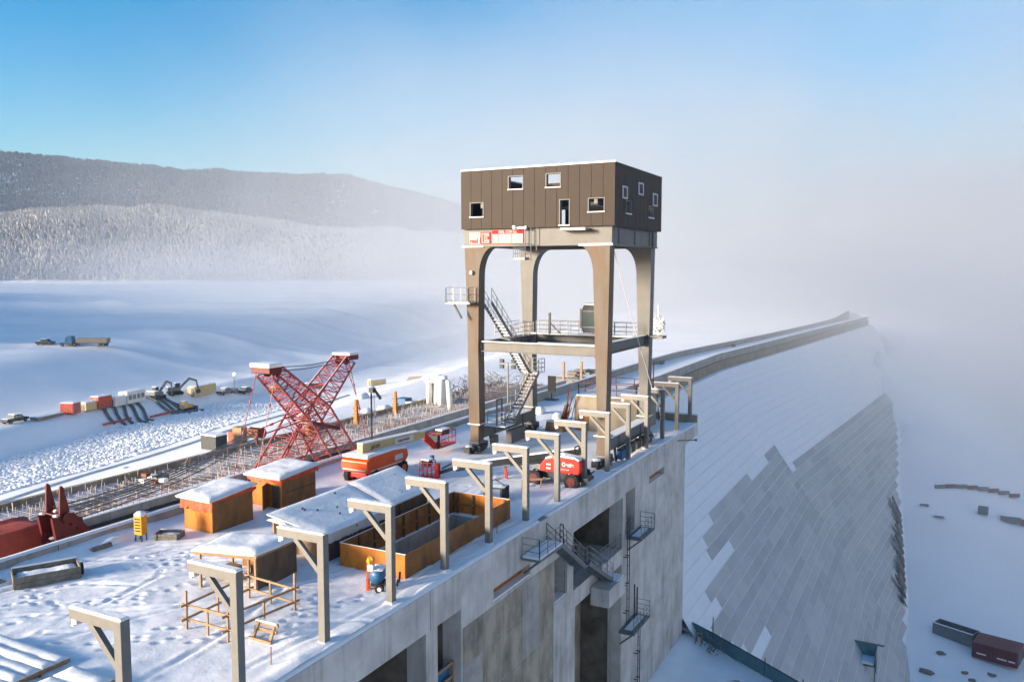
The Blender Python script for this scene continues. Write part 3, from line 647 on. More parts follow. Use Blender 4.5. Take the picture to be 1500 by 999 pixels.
ORD = ['nearest to the camera', 'second from the camera', 'third from the camera', 'fourth from the camera', 'fifth from the camera', 'sixth from the camera', 'seventh from the camera', 'eighth from the camera', 'ninth from the camera', 'tenth from the camera', 'fifth from the far end', 'fourth from the far end', 'third from the far end', 'second from the far end', 'farthest from the camera']
for i in range(15):
    o = pp if i == 0 else copy_tree(pp)
    o.location = (-19.51, 14.521 + 4.147 * i, .03); o.rotation_euler = (0, 0, R(random.uniform(-1, 1)))
    o['label'] = 'galvanised steel davit post on the deck edge, ' + ORD[i]
# ---------------------------------------------------------------- gantry crane
go = (-25.5, 58, 0)
G = thing('gantry_crane', 'tall grey gantry crane with brown clad hoist house standing over the deck', 'gantry crane', go)
CX0, CX1, CY0, CY1, CZ0, CZ1 = -31.4, -19.46, 52.64, 63.06, 16.72, 20.9
house = MB(go).box(CX0 + .15, CX1 - .15, CY0 + .15, CY1 - .15, CZ0 - .02, CZ0 + .12).build('hoist_house', MIDSTEEL, G)
FW = [(-27.47, -26.33, 19.47, 20.34), (-24.53, -23.44, 19.48, 20.37), (-30.61, -29.53, 17.62, 18.59), (-23.49, -22.76, 16.86, 18.55), (-21.36, -20.22, 17.70, 18.56)]
SW = [(54.81, 55.84, 17.69, 18.51), (59.79, 60.98, 17.70, 18.49)]
def strip_boxes(m, axis, a, b, wins, t0, t1, z0, z1):
    cuts = sorted({a, b} | {v for w in wins for v in w[:2] if a < v < b})
    for p, q in zip(cuts[:-1], cuts[1:]):
        hs_ = sorted([w[2:] for w in wins if w[0] <= p + 1e-5 and w[1] >= q - 1e-5]); z = z0
        for c, d in hs_ + [(z1, z1)]:
            if c - z > .01: m.box(p, q, t0, t1, z, c) if axis == 'x' else m.box(t0, t1, p, q, z, c)
            z = d
n = 14
for i in range(n):
    a = CX0 + (CX1 - CX0) * i / n; b = CX0 + (CX1 - CX0) * (i + 1) / n
    m = MB(go); strip_boxes(m, 'x', a + .012, b - .012, FW, CY0, CY0 + .1, CZ0, CZ1); m.build('cladding_panel', CLAD, house)
    m = MB(go); strip_boxes(m, 'x', a + .012, b - .012, [(-29.9, -27.6, 17.5, 19.4), (-23.6, -21.4, 17.3, 18.3)], CY1 - .1, CY1, CZ0, CZ1); m.build('cladding_panel', CLAD, house)
n = 12
for i in range(n):
    a = CY0 + (CY1 - CY0) * i / n; b = CY0 + (CY1 - CY0) * (i + 1) / n
    m = MB(go); strip_boxes(m, 'y', max(a, CY0 + .1) + .012, min(b, CY1 - .1) - .012, SW, CX1 - .1, CX1, CZ0, CZ1); m.build('cladding_panel', CLAD, house)
    m = MB(go); strip_boxes(m, 'y', max(a, CY0 + .1) + .012, min(b, CY1 - .1) - .012, [], CX0, CX0 + .1, CZ0, CZ1); m.build('cladding_panel', CLAD, house)
for x0, x1, z0, z1 in FW:      # window linings
    m = MB(go); m.box(x0 - .04, x0 + .03, CY0 - .03, CY0 + .3, z0 - .04, z1 + .04); m.box(x1 - .03, x1 + .04, CY0 - .03, CY0 + .3, z0 - .04, z1 + .04); m.box(x0 + .03, x1 - .03, CY0 - .03, CY0 + .3, z1 - .02, z1 + .04); m.build('window_frame', GANTRY, house)
    MB(go).box(x0 - .06, x1 + .06, CY0 - .09, CY0 + .3, z0 - .09, z0 - .02).build('window_sill', WHITEP, house)
for y0, y1, z0, z1 in SW:
    m = MB(go); m.box(CX1 - .3, CX1 + .03, y0 - .04, y0 + .03, z0 - .04, z1 + .04); m.box(CX1 - .3, CX1 + .03, y1 - .03, y1 + .04, z0 - .04, z1 + .04); m.box(CX1 - .3, CX1 + .03, y0 + .03, y1 - .03, z1 - .02, z1 + .04); m.build('window_frame', GANTRY, house)
    MB(go).box(CX1 - .3, CX1 + .08, y0 - .05, y1 + .05, z0 - .1, z0 - .02).build('window_sill', WHITEP, house)
for y0, y1, z0, z1 in ((54.02, 55.02, 18.62, 19.47), (57.37, 58.48, 19.14, 20.01), (60.73, 61.87, 18.58, 19.52)):
    m = MB(go)
    for a, b, c, d in ((y0, y1, z1 - .09, z1), (y0, y1, z0, z0 + .09), (y0, y0 + .12, z0 + .09, z1 - .09), (y1 - .12, y1, z0 + .09, z1 - .09)): m.box(CX1 + .004, CX1 + .06, a, b, c, d)
    fr = m.build('louvre', GREYC, house)
    for k in range(5):
        z = z0 + .12 + (z1 - z0 - .24) * (k + .5) / 5; MB(go).bar((CX1 + .03, y0 + .12, z), (CX1 + .03, y1 - .12, z), .08, .03, up=(1, 0, 1)).build('slat', GALV, fr)
m = MB(go); m.box(CX0 - .02, CX1 + .02, CY0 - .02, CY0 + .14, CZ1, CZ1 + .1); m.box(CX0 - .02, CX0 + .14, CY0 + .14, CY1, CZ1, CZ1 + .09); m.build('rim_snow', SNOWCAP, house)
m = MB(go); m.box(CX0 + .14, CX1, CY1 - .12, CY1 + .02, CZ1, CZ1 + .05); m.box(CX1 - .12, CX1 + .01, CY0 + .14, CY1 - .12, CZ1, CZ1 + .03); m.build('rim_trim', MIDSTEEL, house)
# machinery seen through the windows
m = MB(go)
for y in (55, 58, 61): m.box(CX0 + .1, CX1 - .1, y, y + .25, 18.55, 18.85)
for x in (-29.8, -21.0): m.box(x, x + .25, CY0 + .1, CY1 - .1, 18.2, 18.54)
m.box(-27.9, -25.6, 55.6, 57.4, 16.85, 19.95); m.box(-23.6, -20.3, 55.8, 57, 16.85, 18.0); m.build('hoist_frame', GANTRY, house)
m = MB(go); m.tube((-30.4, 55.6, 17.9), (-28.6, 55.6, 17.9), .8, 14); m.box(-30.7, -30.3, 54.4, 57, 16.85, 18.9); m.bar((-23.6, 54.6, 16.9), (-22.4, 55.4, 18.3), .12); m.build('hoist_drum', MIDSTEEL, house)
# portal girders and legs
def girder(name, m, mt=GANTRY): return m.build(name, mt, G)
m = MB(go); m.box(-31.35, -19.78, 53.0, 53.9, 15.5, 16.7); m.box(-31.4, -19.72, 52.93, 53.97, 15.44, 15.5); girder('front_girder', m)
m = MB(go); m.box(-31.35, -19.78, 62.1, 63.0, 15.5, 16.7); m.box(-31.4, -19.72, 62.03, 63.07, 15.44, 15.5); girder('rear_girder', m)
for x0, x1 in ((-31.3, -30.4), (-20.7, -19.9)):
    m = MB(go); m.box(x0, x1, 53.9, 62.1, 15.55, 16.6); m.box(x0 - .05, x1 + .08, 53.97, 62.03, 15.47, 15.55); m.box(x0 - .05, x1 + .08, 53.97, 62.03, 16.6, 16.66)
    for y in (54.6, 58, 61.4): m.box(x1, x1 + .06, y, y + .05, 15.56, 16.59)
    girder('side_girder', m)
def leg(left, y0, y1, mt):
    ic = lambda cx, cz, rx, rz, s: [(cx + s * rx * (1 - math.cos(t)), cz + rz * math.sin(t)) for t in [math.pi / 2 * k / 8 for k in range(9)]]
    if left: pts = [(-31.32, 15.44), (-31.12, 10.0), (-31.02, 2.25), (-30.12, 2.25), (-30.20, 8.0), (-30.12, 13.2)] + ic(-30.12, 13.3, 1.25, 2.14, 1)
    else: pts = [(-19.92, 15.44), (-20.0, 10.0), (-20.12, 2.25), (-20.70, 2.25), (-20.95, 8.4), (-21.12, 13.2)] + ic(-21.12, 13.3, 1.1, 2.14, -1)
    m = MB(go); m.prism(pts, 'y', y0, y1); lg = m.build('leg', mt, G)
    x = -30.55 if left else -20.42
    MB(go).box(x - .5, x + .5, y0 - .04, y1 + .04, 2.17, 2.25).build('flange', GANTRY, lg)
    m = MB(go); m.box(x - .38, x + .32, y0 + .05, y1 - .05, .75, 2.17); m.build('leg_foot', RUSTLEG if mt is RUSTLEG else GANTRY, lg)
    m = MB(go); m.box(x - .55, x + .5, y0 - .08, y1 + .08, 2.25, 2.30); m.build('flange_snow', SNOWCAP, lg)
    return lg
L1 = leg(True, 53.0, 53.9, RUSTLEG); L2 = leg(False, 53.0, 53.9, RUSTLEG); L3 = leg(True, 62.1, 63.0, GANTRY); L4 = leg(False, 62.1, 63.0, GANTRY)
m = MB(go); m.box(-31.45, -29.7, 52.9, 53.0, 15.40, 15.52); m.box(-22.2, -19.7, 52.9, 53.0, 15.40, 15.54); m.build('girder_snow', SNOWCAP, G)
def ibeam(p, q, h, w, name):
    m = MB(go); p, q = Vector(p), Vector(q); d = (q - p).normalized()
    m.bar(p, q, .06, h - .1)
    for s in (-1, 1): m.bar(p + Vector((0, 0, s * (h / 2 - .025))), q + Vector((0, 0, s * (h / 2 - .025))), w, .05)
    for t in (.0, 1.0):
        c = p.lerp(q, t) + d * (.03 if t == 0 else -.03); a = d.cross(Vector((0, 0, 1))) * (w / 2)
        m.bar(c - d * .03, c + d * .03, w, h + .16)
    b = m.build(name, GANTRY, G)
    m = MB(go); m.bar(p + Vector((0, 0, h / 2 + .025)), q + Vector((0, 0, h / 2 + .025)), w * .9, .05); m.build('snow', SNOWCAP, b)
    return b
ibeam((-30.1, 53.4, 8.1), (-21.0, 53.4, 8.1), .72, .4, 'tie_beam')
ibeam((-20.4, 53.95, 8.28), (-20.4, 62.05, 8.28), .78, .4, 'tie_beam')
ibeam((-30.6, 53.95, 8.05), (-30.6, 62.05, 8.05), .72, .4, 'tie_beam')
ibeam((-30.0, 62.55, 8.12), (-21.0, 62.55, 8.12), .72, .4, 'tie_beam')
# walkways on the tie beams
m = MB(go); m.box(-30.0, -21.0, 61.2, 62.3, 8.50, 8.56); m.box(-30.4, -29.5, 56.6, 61.2, 8.44, 8.50); wk = m.build('walkway', MESHG, G)
MB(go).box(-29.9, -21.1, 61.25, 62.2, 8.56, 8.62).build('snow', SNOWCAP, wk)
m = MB(go); railing(m, [(-29.6, 62.25, 8.55), (-21.0, 62.25, 8.55)], post=1.0); railing(m, [(-29.4, 61.25, 8.55), (-25.6, 61.25, 8.55)], post=1.0); railing(m, [(-22.6, 61.25, 8.55), (-21.0, 61.25, 8.55)]); railing(m, [(-29.55, 57.4, 8.5), (-29.55, 61.0, 8.5)], post=1.0); railing(m, [(-31.2, 57.4, 8.5), (-31.2, 61.8, 8.5)], post=1.0)
m.build('railing', RAILM, wk)
m = MB(go); m.bar((-28.2, 61.3, 8.55), (-28.2, 61.3, 10.3), .16); m.bar((-28.1, 61.3, 9.4), (-27.2, 61.3, 8.6), .1); m.build('hook_post', DARKSTEEL, wk)
# operator cab
cbx = MB(go); cbx.prism([(60.2, 9.25), (60.5, 8.8), (62.1, 8.8), (62.1, 11.0), (60.6, 11.0), (60.2, 10.6)], 'x', -24.95, -23.1); cab = cbx.build('operator_cab', MIDSTEEL, G, bevel=.04)
MB(go).box(-24.85, -23.2, 60.14, 60.19, 9.35, 10.5).build('window', GLASS, cab); MB(go).box(-25.0, -24.955, 60.5, 61.9, 9.45, 10.6).build('window', GLASS, cab)
MB(go).box(-24.95, -23.1, 60.55, 62.1, 11.0, 11.14).build('roof_snow', SNOWCAP, cab, bevel=.04)
MB(go).box(-25.05, -24.95, 60.1, 60.2, 9.2, 10.75).build('corner_post', GALV, cab)
# stairs inside the left legs
stm = thing  # (stairs belong to the crane)
m = MB(go); stair(m, (-29.55, 53.9, 11.35), (-29.55, 57.2, 8.55), .75, (-1, 0, 0), 0); stair(m, (-29.55, 57.0, 8.45), (-29.55, 60.3, 5.45), .75, (-1, 0, 0), 0); stair(m, (-28.7, 60.3, 5.45), (-28.7, 55.9, 2.0), .75, (-1, 0, 0), 0)
sr = m.build('stair', GALV, G)
for a_, b_, n_ in (((-29.55, 53.9, 11.35), (-29.55, 57.2, 8.55), 11), ((-29.55, 57.0, 8.45), (-29.55, 60.3, 5.45), 12), ((-28.7, 60.3, 5.45), (-28.7, 55.9, 2.0), 14)): treads(MB(go), a_, b_, .75, (-1, 0, 0), n_).build('treads', SNOWCAP, sr)
for b_ in ((-30.3, -28.7, 60.3, 61.4, 5.38, 5.45), (-30.2, -28.7, 54.4, 55.9, 1.93, 2.0)): MB(go).box(*b_).build('landing', SNOWCAP, sr)
m = MB(go)
for x in (-29.55, -30.3): railing(m, [(x, 53.9, 11.35), (x, 57.2, 8.55)], rails=(1.07, .6)); railing(m, [(x, 57.0, 8.45), (x, 60.3, 5.45)], rails=(1.07, .6))
for x in (-28.7, -29.45): railing(m, [(x, 60.3, 5.45), (x, 55.9, 2.0)], rails=(1.07, .6))
railing(m, [(-30.3, 61.4, 5.45), (-28.7, 61.4, 5.45), (-28.7, 60.3, 5.45)], post=.5); railing(m, [(-28.7, 55.9, 2.0), (-28.7, 54.4, 2.0), (-30.2, 54.4, 2.0)], post=.7)
m.build('handrail', RAILM, sr)
m = MB(go); m.bar((-29.5, 54.6, 1.9), (-29.5, 54.6, 4.0), .1); m.bar((-29.5, 55.4, 1.9), (-29.5, 55.4, 4.0), .1); m.bar((-29.5, 54.6, 3.95), (-29.5, 55.4, 3.95), .1); m.build('gate_frame', GALV, sr)
# balcony on the near left leg, ladder cage and ledge on the front girder
m = MB(go); m.box(-32.4, -30.3, 51.95, 52.95, 11.25, 11.37); bl = m.build('balcony', GALV, G)
m = MB(go); railing(m, [(-32.35, 52.9, 11.37), (-32.35, 52.0, 11.37), (-30.4, 52.0, 11.37), (-30.4, 52.9, 11.37)], post=.7, rails=(1.1, .6, .12)); m.build('railing', RAILM, bl)
m = MB(go); m.bar((-31.25, 52.4, 10.2), (-31.9, 52.4, 11.2), .12); m.build('bracket', DARKSTEEL, bl); MB(go).box(-32.3, -30.5, 52.1, 52.85, 11.37, 11.43).build('snow', SNOWCAP, bl)
m = MB(go); m.box(-26.85, -25.95, 52.2, 52.9, 14.45, 14.62); cg = m.build('ladder_cage', GALV, G)
m = MB(go)
for k in range(7): x = -26.85 + .15 * k; m.tube((x, 52.2, 14.6), (x, 52.2, 15.6), .02, 4)
for z in (14.9, 15.25, 15.6): m.tube((-26.85, 52.2, z), (-25.95, 52.2, z), .02, 4); m.tube((-26.85, 52.2, z), (-26.85, 52.9, z), .02, 4); m.tube((-25.95, 52.2, z), (-25.95, 52.9, z), .02, 4)
for x in (-26.2, -25.75): m.tube((x, 52.75, 14.4), (x, 52.75, 16.9), .035, 5)
m.tube((-25.35, 52.8, 15.1), (-25.35, 52.8, 16.7), .03, 5); m.build('cage_bars', RAILM, cg)
m = MB(go); m.ball((-27.0, 52.6, 16.75), .16, jit=.2); m.ball((-26.5, 52.6, 16.7), .14, (2.5, 1, .7), .2); m.ball((-26.1, 52.6, 16.72), .13, jit=.2); m.build('ice_crust', SNOWCAP, cg)
m = MB(go); m.box(-23.25, -21.35, 52.1, 52.98, 16.42, 16.52); lg_ = m.build('ledge', GALV, G); MB(go).box(-23.2, -21.4, 52.12, 52.95, 16.52, 16.6).build('snow', SNOWCAP, lg_)
MB(go).ball((-30.7, 52.88, 13.55), .17, (1, .8, 1)).build('floodlight', WHITEP, G)
# signs
def text_mesh(txt, size, loc, mt, parent, name, xs=1.0, bold=.0):
    cu = bpy.data.curves.new(name, 'FONT'); cu.body = txt; cu.size = size; cu.extrude = .006; cu.offset = bold
    tmp = bpy.data.objects.new('tmp', cu); COL.objects.link(tmp); bpy.context.view_layer.update()
    me = bpy.data.meshes.new_from_object(tmp.evaluated_get(bpy.context.evaluated_depsgraph_get())); bpy.data.objects.remove(tmp)
    me.materials.clear(); me.materials.append(mt)
    o = link(name, me, parent); pl = parent.location if parent.parent is None else Vector((0, 0, 0))
    return o, me
def put_text(txt, size, world, rot, mt, parent, name, base, xs=1.0, bold=.0):
    o, me = text_mesh(txt, size, None, mt, parent, name, xs, bold)
    o.location = Vector(world) - Vector(base); o.rotation_euler = rot; o.scale = (xs, 1, 1); return o
sg = MB(go).box(-30.89, -29.95, 52.96, 52.995, 15.64, 16.50).build('logo_sign', SIGNWHITE, G)
put_text('reel', .50, (-30.83, 52.95, 15.70), (R(90), 0, 0), SIGNRED, sg, 'lettering', go, .84, .008)
MB(go).box(-29.99, -29.955, 52.945, 52.958, 15.68, 16.1).build('logo_bar', SIGNRED, sg)
sg2 = MB(go).box(-29.93, -29.12, 52.96, 52.995, 15.64, 16.50).build('logo_sign', SIGNRED, G)
m = MB(go); m.box(-29.86, -29.22, 52.948, 52.958, 15.70, 15.77); m.box(-29.86, -29.22, 52.948, 52.958, 16.36, 16.43); m.box(-29.86, -29.77, 52.948, 52.958, 15.77, 16.36); m.box(-29.66, -29.38, 52.948, 52.958, 15.82, 16.32); m.box(-29.36, -29.22, 52.948, 52.958, 15.77, 15.95); m.box(-29.36, -29.22, 52.948, 52.958, 16.18, 16.36); m.build('logo_mark', SIGNWHITE, sg2)
m = MB(go)
for z in (15.92, 16.05, 16.18): m.box(-29.62, -29.42, 52.94, 52.947, z, z + .06)
m.build('logo_mark', SIGNRED, sg2)
sg3 = MB(go).box(-28.98, -26.45, 52.96, 52.995, 15.62, 16.60).build('company_sign', SIGNRED, G)
for a, b in ((-28.95, -28.45), (-28.42, -27.40), (-27.37, -26.48)): MB(go).box(a, b, 52.95, 52.959, 15.66, 16.33).build('sign_field', SIGNWHITE, sg3)
put_text('REEL COH Inc.', .26, (-28.45, 52.95, 16.385), (R(90), 0, 0), SIGNWHITE, sg3, 'lettering', go, .92, .012)
m = MB(go); rr = random.Random(2)
for a, b in ((-28.95, -28.45), (-28.42, -27.40), (-27.37, -26.48)):
    for z in (15.76, 15.95, 16.14):
        x = a + .08
        while x < b - .12: w = rr.uniform(.08, .2); m.box(x, min(b - .06, x + w), 52.942, 52.949, z, z + .05); x += w + rr.uniform(.05, .2)
m.build('sign_lines', SIGNGREY, sg3)
# sill beams, bogies and rail stops
for x, nm in ((-30.58, 'left'), (-20.45, 'right')):
    m = MB(go); m.box(x - .36, x + .36, 53.9, 62.1, 1.12, 1.92); m.box(x - .42, x + .42, 53.9, 62.1, 1.92, 1.97); sb = m.build('sill_beam', GANTRY, G)
    MB(go).box(x - .4, x + .4, 54.0, 62.0, 1.97, 2.05).build('snow', SNOWCAP, sb)
    m = MB(go)
    for y in (55.6, 58.0, 60.4): m.box(x + .36, x + .42, y, y + .05, 1.13, 1.91)
    m.build('stiffener', GANTRY, sb)
    for y in (53.45, 62.55):
        b = MB(go); b.box(x - .3, x + .3, y - 1.2, y + 1.2, .42, .78); b.box(x - .42, x + .42, y - .5, y + .5, .5, .95); bg_ = b.build('bogie', MIDSTEEL, G, bevel=.03)
        for d in (-.85, .0, .85):
            w = MB(go); w.tube((x - .12, y + d, .36), (x + .12, y + d, .36), .34, 14); w.build('wheel', DARKSTEEL, bg_)
        w = MB(go); w.box(x + .3, x + .75, y - .9, y - .3, .3, .75); w.tube((x + .45, y - .32, .55), (x + .45, y + .5, .55), .2, 10); w.build('drive_motor', DARKSTEEL, bg_); MB(go).box(x - .25, x + .25, y - 1.6, y - 1.21, .3, .7).build('buffer', DARKSTEEL, bg_)
        MB(go).ball((x, y - 1.15, .72), .3, (1, 1.3, .4), .2).build('snow', SNOWCAP, bg_)
    for y in (55.3, 60.9):
        m = MB(go); m.bar((x + .3, y, .02), (x + .3, y - .35, 1.12), .14, .16); m.build('storm_strut', RUST if nm == 'left' else DARKSTEEL, G)
    m = MB((x, 45, 0)); m.box(x - .06, x + .06, 51.0 if nm == 'right' else 49, 72, -.05, .09); tag(m.build('crane_rail', DARKSTEEL), 'steel crane rail in the snow under the %s gantry legs' % ('parapet side' if nm == 'left' else 'deck edge'), 'rail')
MB(go).box(-30.2, -29.7, 57.4, 60.0, .02, 1.1).build('snowy_cabinet', GALV, G); MB(go).box(-30.25, -29.9, 55.0, 55.6, .02, 1.1).build('snowy_cabinet', GALV, G)
m = MB(go)
for y in (56.0, 57.3, 58.6, 59.8): m.box(-20.05, -19.65, y, y + .8, .35, 1.0)
m.tube((-19.9, 54.8, 1.2), (-19.9, 61.5, 1.2), .05); m.tube((-19.9, 54.8, 1.05), (-19.9, 61.5, 1.05), .05); m.build('electric_box', DARKSTEEL, G)
MB(go).box(-20.0, -19.6, 55.0, 55.75, .3, .95).build('electric_box', BLUEP, G)
# hoist rope and the frosted cable reel on the far right leg
tag(MB((-20, 60, 5)).path([(-20.3, 54.6, 15.4), (-20.15, 57.5, 11.2), (-19.95, 60.4, 7.2), (-19.75, 63.0, 3.6), (-19.6, 64.2, 2.0), (-19.55, 62.0, .3)], .03, 5).build('tag_rope', WHITEP), 'pale tag rope hanging from the gantry girder to the deck edge', 'rope')
m = MB(go); m.box(-19.95, -18.9, 61.9, 63.0, 8.45, 8.65); rl = m.build('reel_bracket', GALV, G)
m = MB(go); rr = random.Random(9)
for k in range(30):
    a = rr.uniform(0, 6.3); b = a + rr.uniform(.8, 2.2); z0 = rr.uniform(8.8, 10.2)
    m.tube((-19.3 + .4 * math.cos(a), 62.4 + .4 * math.sin(a), z0), (-19.3 + .4 * math.cos(b), 62.4 + .4 * math.sin(b), z0 + rr.uniform(-.3, .3)), .07, 5)
m.tube((-19.4, 62.4, 8.6), (-19.4, 62.4, 11.0), .05); m.build('frosted_reel', ICE, rl)
# ---------------------------------------------------------------- things on the deck
def snow_slab(m, pts, z, h, inset=.06):
    """lumpy slab of snow on a polygon of (x, y[, z]) corners"""
    P = [Vector((p[0], p[1], p[2] if len(p) > 2 else z)) for p in pts]; c = sum(P, Vector()) / len(P); n = len(P)
    if n == 4:
        q = [max(4, min(16, int((P[1] - P[0]).length * 5))), max(4, min(16, int((P[3] - P[0]).length * 5)))]; vs = []; fs = []; w = m.o + Vector((0, 0, 0)); sd = w.x * 1.3 + w.y + h * 31
        for i in range(q[0] + 1):
            for j in range(q[1] + 1):
                u, v = i / q[0], j / q[1]; p = P[0].lerp(P[1], u).lerp(P[3].lerp(P[2], u), v); e = min(i, q[0] - i, j, q[1] - j)
                nn = mnoise.noise((p.x * 1.3 + sd, p.y * 1.3, h)) + .5 * mnoise.noise((p.x * 4 + sd, p.y * 4, 2))
                if e == 0: d = (p - c); d.z = 0; p = p + d.normalized() * (.03 + .05 * nn); p.z += h * .12
                else: p.z += h * ((.8 if e == 1 else 1.0) + .32 * nn)
                vs.append(p)
        for i in range(q[0]):
            for j in range(q[1]): a = i * (q[1] + 1) + j; fs.append((a, a + q[1] + 1, a + q[1] + 2, a + 1))
        k = len(vs); rim = [i * (q[1] + 1) for i in range(q[0] + 1)] + [q[0] * (q[1] + 1) + j for j in range(1, q[1] + 1)] + [i * (q[1] + 1) + q[1] for i in range(q[0] - 1, -1, -1)] + [j for j in range(q[1] - 1, 0, -1)]
        vs += [vs[r_] - Vector((0, 0, h * .13)) for r_ in rim]; L = len(rim)
        fs += [(rim[a], rim[(a + 1) % L], k + (a + 1) % L, k + a) for a in range(L)] + [tuple(range(k, k + L))]
        return m.add(vs, fs)
    ring0 = P; ring1 = [p + (c - p).normalized() * inset * .3 + Vector((0, 0, h * .75)) for p in P]; ring2 = [p + (c - p).normalized() * inset * 2.5 + Vector((0, 0, h)) for p in P]
    vs = [*ring0, *ring1, *ring2, c + Vector((0, 0, h * 1.05))]; fs = [tuple(range(n))]
    for r_ in (0, 1):
        for k in range(n): fs.append((r_ * n + k, r_ * n + (k + 1) % n, (r_ + 1) * n + (k + 1) % n, (r_ + 1) * n + k))
    for k in range(n): fs.append((2 * n + k, 2 * n + (k + 1) % n, 3 * n))
    return m.add(vs, fs)
def draped(o, x0, x1, y, z0, z1, seed, along='x', depth=.06):
    """wrinkled hanging strip with thickness"""
    r = random.Random(seed); n = 44; vs = []; fs = []
    for i in range(n + 1):
        t = x0 + (x1 - x0) * i / n; zb = z0 + .13 * (mnoise.noise((t * 2.1, seed, 0)) + .6 * mnoise.noise((t * 6, seed, 3))) + .05
        for j, z in enumerate((z1, (z1 + zb) / 2, zb)):
            d = y - depth * (.55 + mnoise.noise((t * 7, seed, j * .6))) * (0.4 + j * .5)
            vs.append((t, d, z) if along == 'x' else (-d, t, z))
    for i in range(n):
        for j in (0, 1): a = i * 3 + j; fs.append((a, a + 3, a + 4, a + 1))
    return MB(o).add(vs, fs)
def shed(label, x0, x1, y0, y1, h, tarp, door):
    o = ((x0 + x1) / 2, (y0 + y1) / 2, 0); t = thing('plywood_shed', label, 'shed', o, 0, 'orange plywood sheds on the deck')
    xm = (x0 + x1) / 2; hb = h + .22
    MB(o).box(x0, x1, y0, y0 + .05, .0, h - .02).build('front_wall', PLYO, t)
    n = 2
    for k in range(n):
        a = y0 + .05 + (y1 - y0 - .1) * k / n; b = y0 + .05 + (y1 - y0 - .1) * (k + 1) / n
        MB(o).box(x1 - .05, x1, a + .004, b - .004, 0, h + .08).build('side_board', PLYB, t); MB(o).box(x0, x0 + .05, a + .004, b - .004, 0, h + .08).build('side_board', PLYB, t)  # sides browner than the orange front: shade put into the colour
    MB(o).box(x0, x1, y1 - .05, y1, 0, h + .1).build('rear_wall', PLYB, t)
    rf = [(x0 - .28, y0 - .3, h + .02), (x1 + .16, y0 - .3, h - .02), (x1 + .16, y1 + .25, h + .2), (x0 - .28, y1 + .25, h + .24)]
    m = MB(o); m.add([*rf, *[(a, b, c + .06) for a, b, c in rf]], [(0, 1, 2, 3), (4, 5, 6, 7), (0, 1, 5, 4), (1, 2, 6, 5), (2, 3, 7, 6), (3, 0, 4, 7)]); m.build('roof', GREYC, t)
    m = MB(o); snow_slab(m, [(a, b, c + .062) for a, b, c in rf], 0, .15, .1); m.build('roof_snow', SNOWCAP, t, True)
    draped(o, x0 - .2, x1 + .1, y0 - .06, h - tarp, h + .02, 3 if door else 8).build('tarp', TARP, t, True)
    draped(o, y0 - .1, y1 + .2, -(x1 + .06), h - (.12 if not door else .22), h + .12, 5, 'y', .05).build('tarp', TARP, t, True)
    if door:
        dm = MB(o); dm.bar((x1 - 1.15, y0 - .02, .06), (x1 - 1.15, y0 - .02, 1.5), .05, .05); dm.add([(x1 - 1.1, y0 - .02, .05), (x1 - .75, y0 - .75, .05), (x1 - .7, y0 - .73, .05), (x1 - 1.05, y0, .05), (x1 - 1.1, y0 - .02, 1.5), (x1 - .75, y0 - .75, 1.5), (x1 - .7, y0 - .73, 1.5), (x1 - 1.05, y0, 1.5)], [(0, 1, 2, 3), (4, 5, 6, 7), (0, 1, 5, 4), (1, 2, 6, 5), (2, 3, 7, 6), (3, 0, 4, 7)])
        d = dm.build('door', PLYB, t); MB(o).box(x1 - .7, x1 - .15, y0 - .012, y0 - .002, .05, 1.45).build('doorway', PLYW, t)
        MB(o).box(x0 + .9, x0 + 1.2, y0 - .012, y0 - .002, 1.02, 1.12).build('slot', RUBBER, t)
        MB(o).box(x1 + .001, x1 + .02, y0 + .3, y1 - .2, .95, 1.02).build('batten', PLYW, t)
    return t
shed('orange plywood shed nearest the camera with torn orange tarp under its snowy roof', -34.95, -32.93, 30.0, 32.85, 1.82, .62, False)
shed('orange plywood shed with an open door standing behind the other one', -35.3, -32.95, 35.1, 38.0, 1.84, .3, True)
# long lean-to with sheet roof
o = (-26.2, 33.5, 0); t = thing('long_shed', 'long low plywood shed with snow dusted sheet roof beside the shaft barrier', 'shed', o)
E0, E1, T0, T1 = (-24.66, 28.95, 1.5), (-24.8, 37.9, 1.5), (-27.65, 28.5, 2.2), (-27.75, 39.2, 2.2)
def lerp2(u, v):
    a = Vector(T0).lerp(Vector(T1), v); b = Vector(E0).lerp(Vector(E1), v); return a.lerp(b, u)
for k, (va, vb) in enumerate(((0, .575), (.58, 1.0))):
    P4 = [lerp2(-.02, va), lerp2(1.03, va), lerp2(1.03, vb), lerp2(-.02, vb)]
    if k: P4 = [p + Vector((0, 0, .07)) for p in P4]
    m = MB(o); m.add([*P4, *[p + Vector((0, 0, .07)) for p in P4]], [(0, 1, 2, 3), (4, 5, 6, 7), (0, 1, 5, 4), (1, 2, 6, 5), (2, 3, 7, 6), (3, 0, 4, 7)]); rf = m.build('roof_section', GREYC, t)
    n, q = 22, 34; vs = []; fs = []
    for i in range(n + 1):
        for j in range(q + 1):
            u, v = i / n, j / q; p = P4[0].lerp(P4[1], u).lerp(P4[3].lerp(P4[2], u), v); e = min(u, 1 - u, v, 1 - v)
            p.z += .075 + .075 * min(1, e * 14) + .02 * mnoise.noise((p.x * .8, p.y * .8, k)) - .03 * math.exp(-((u - .33) / .012) ** 2) - .03 * math.exp(-((u - .66) / .012) ** 2); vs.append(p)
    for i in range(n):
        for j in range(q): a = i * (q + 1) + j; fs.append((a, a + q + 1, a + q + 2, a + 1))
    MB(o).add(vs, fs).build('snow', SNOWCAP, rf, True)
rr = random.Random(4)
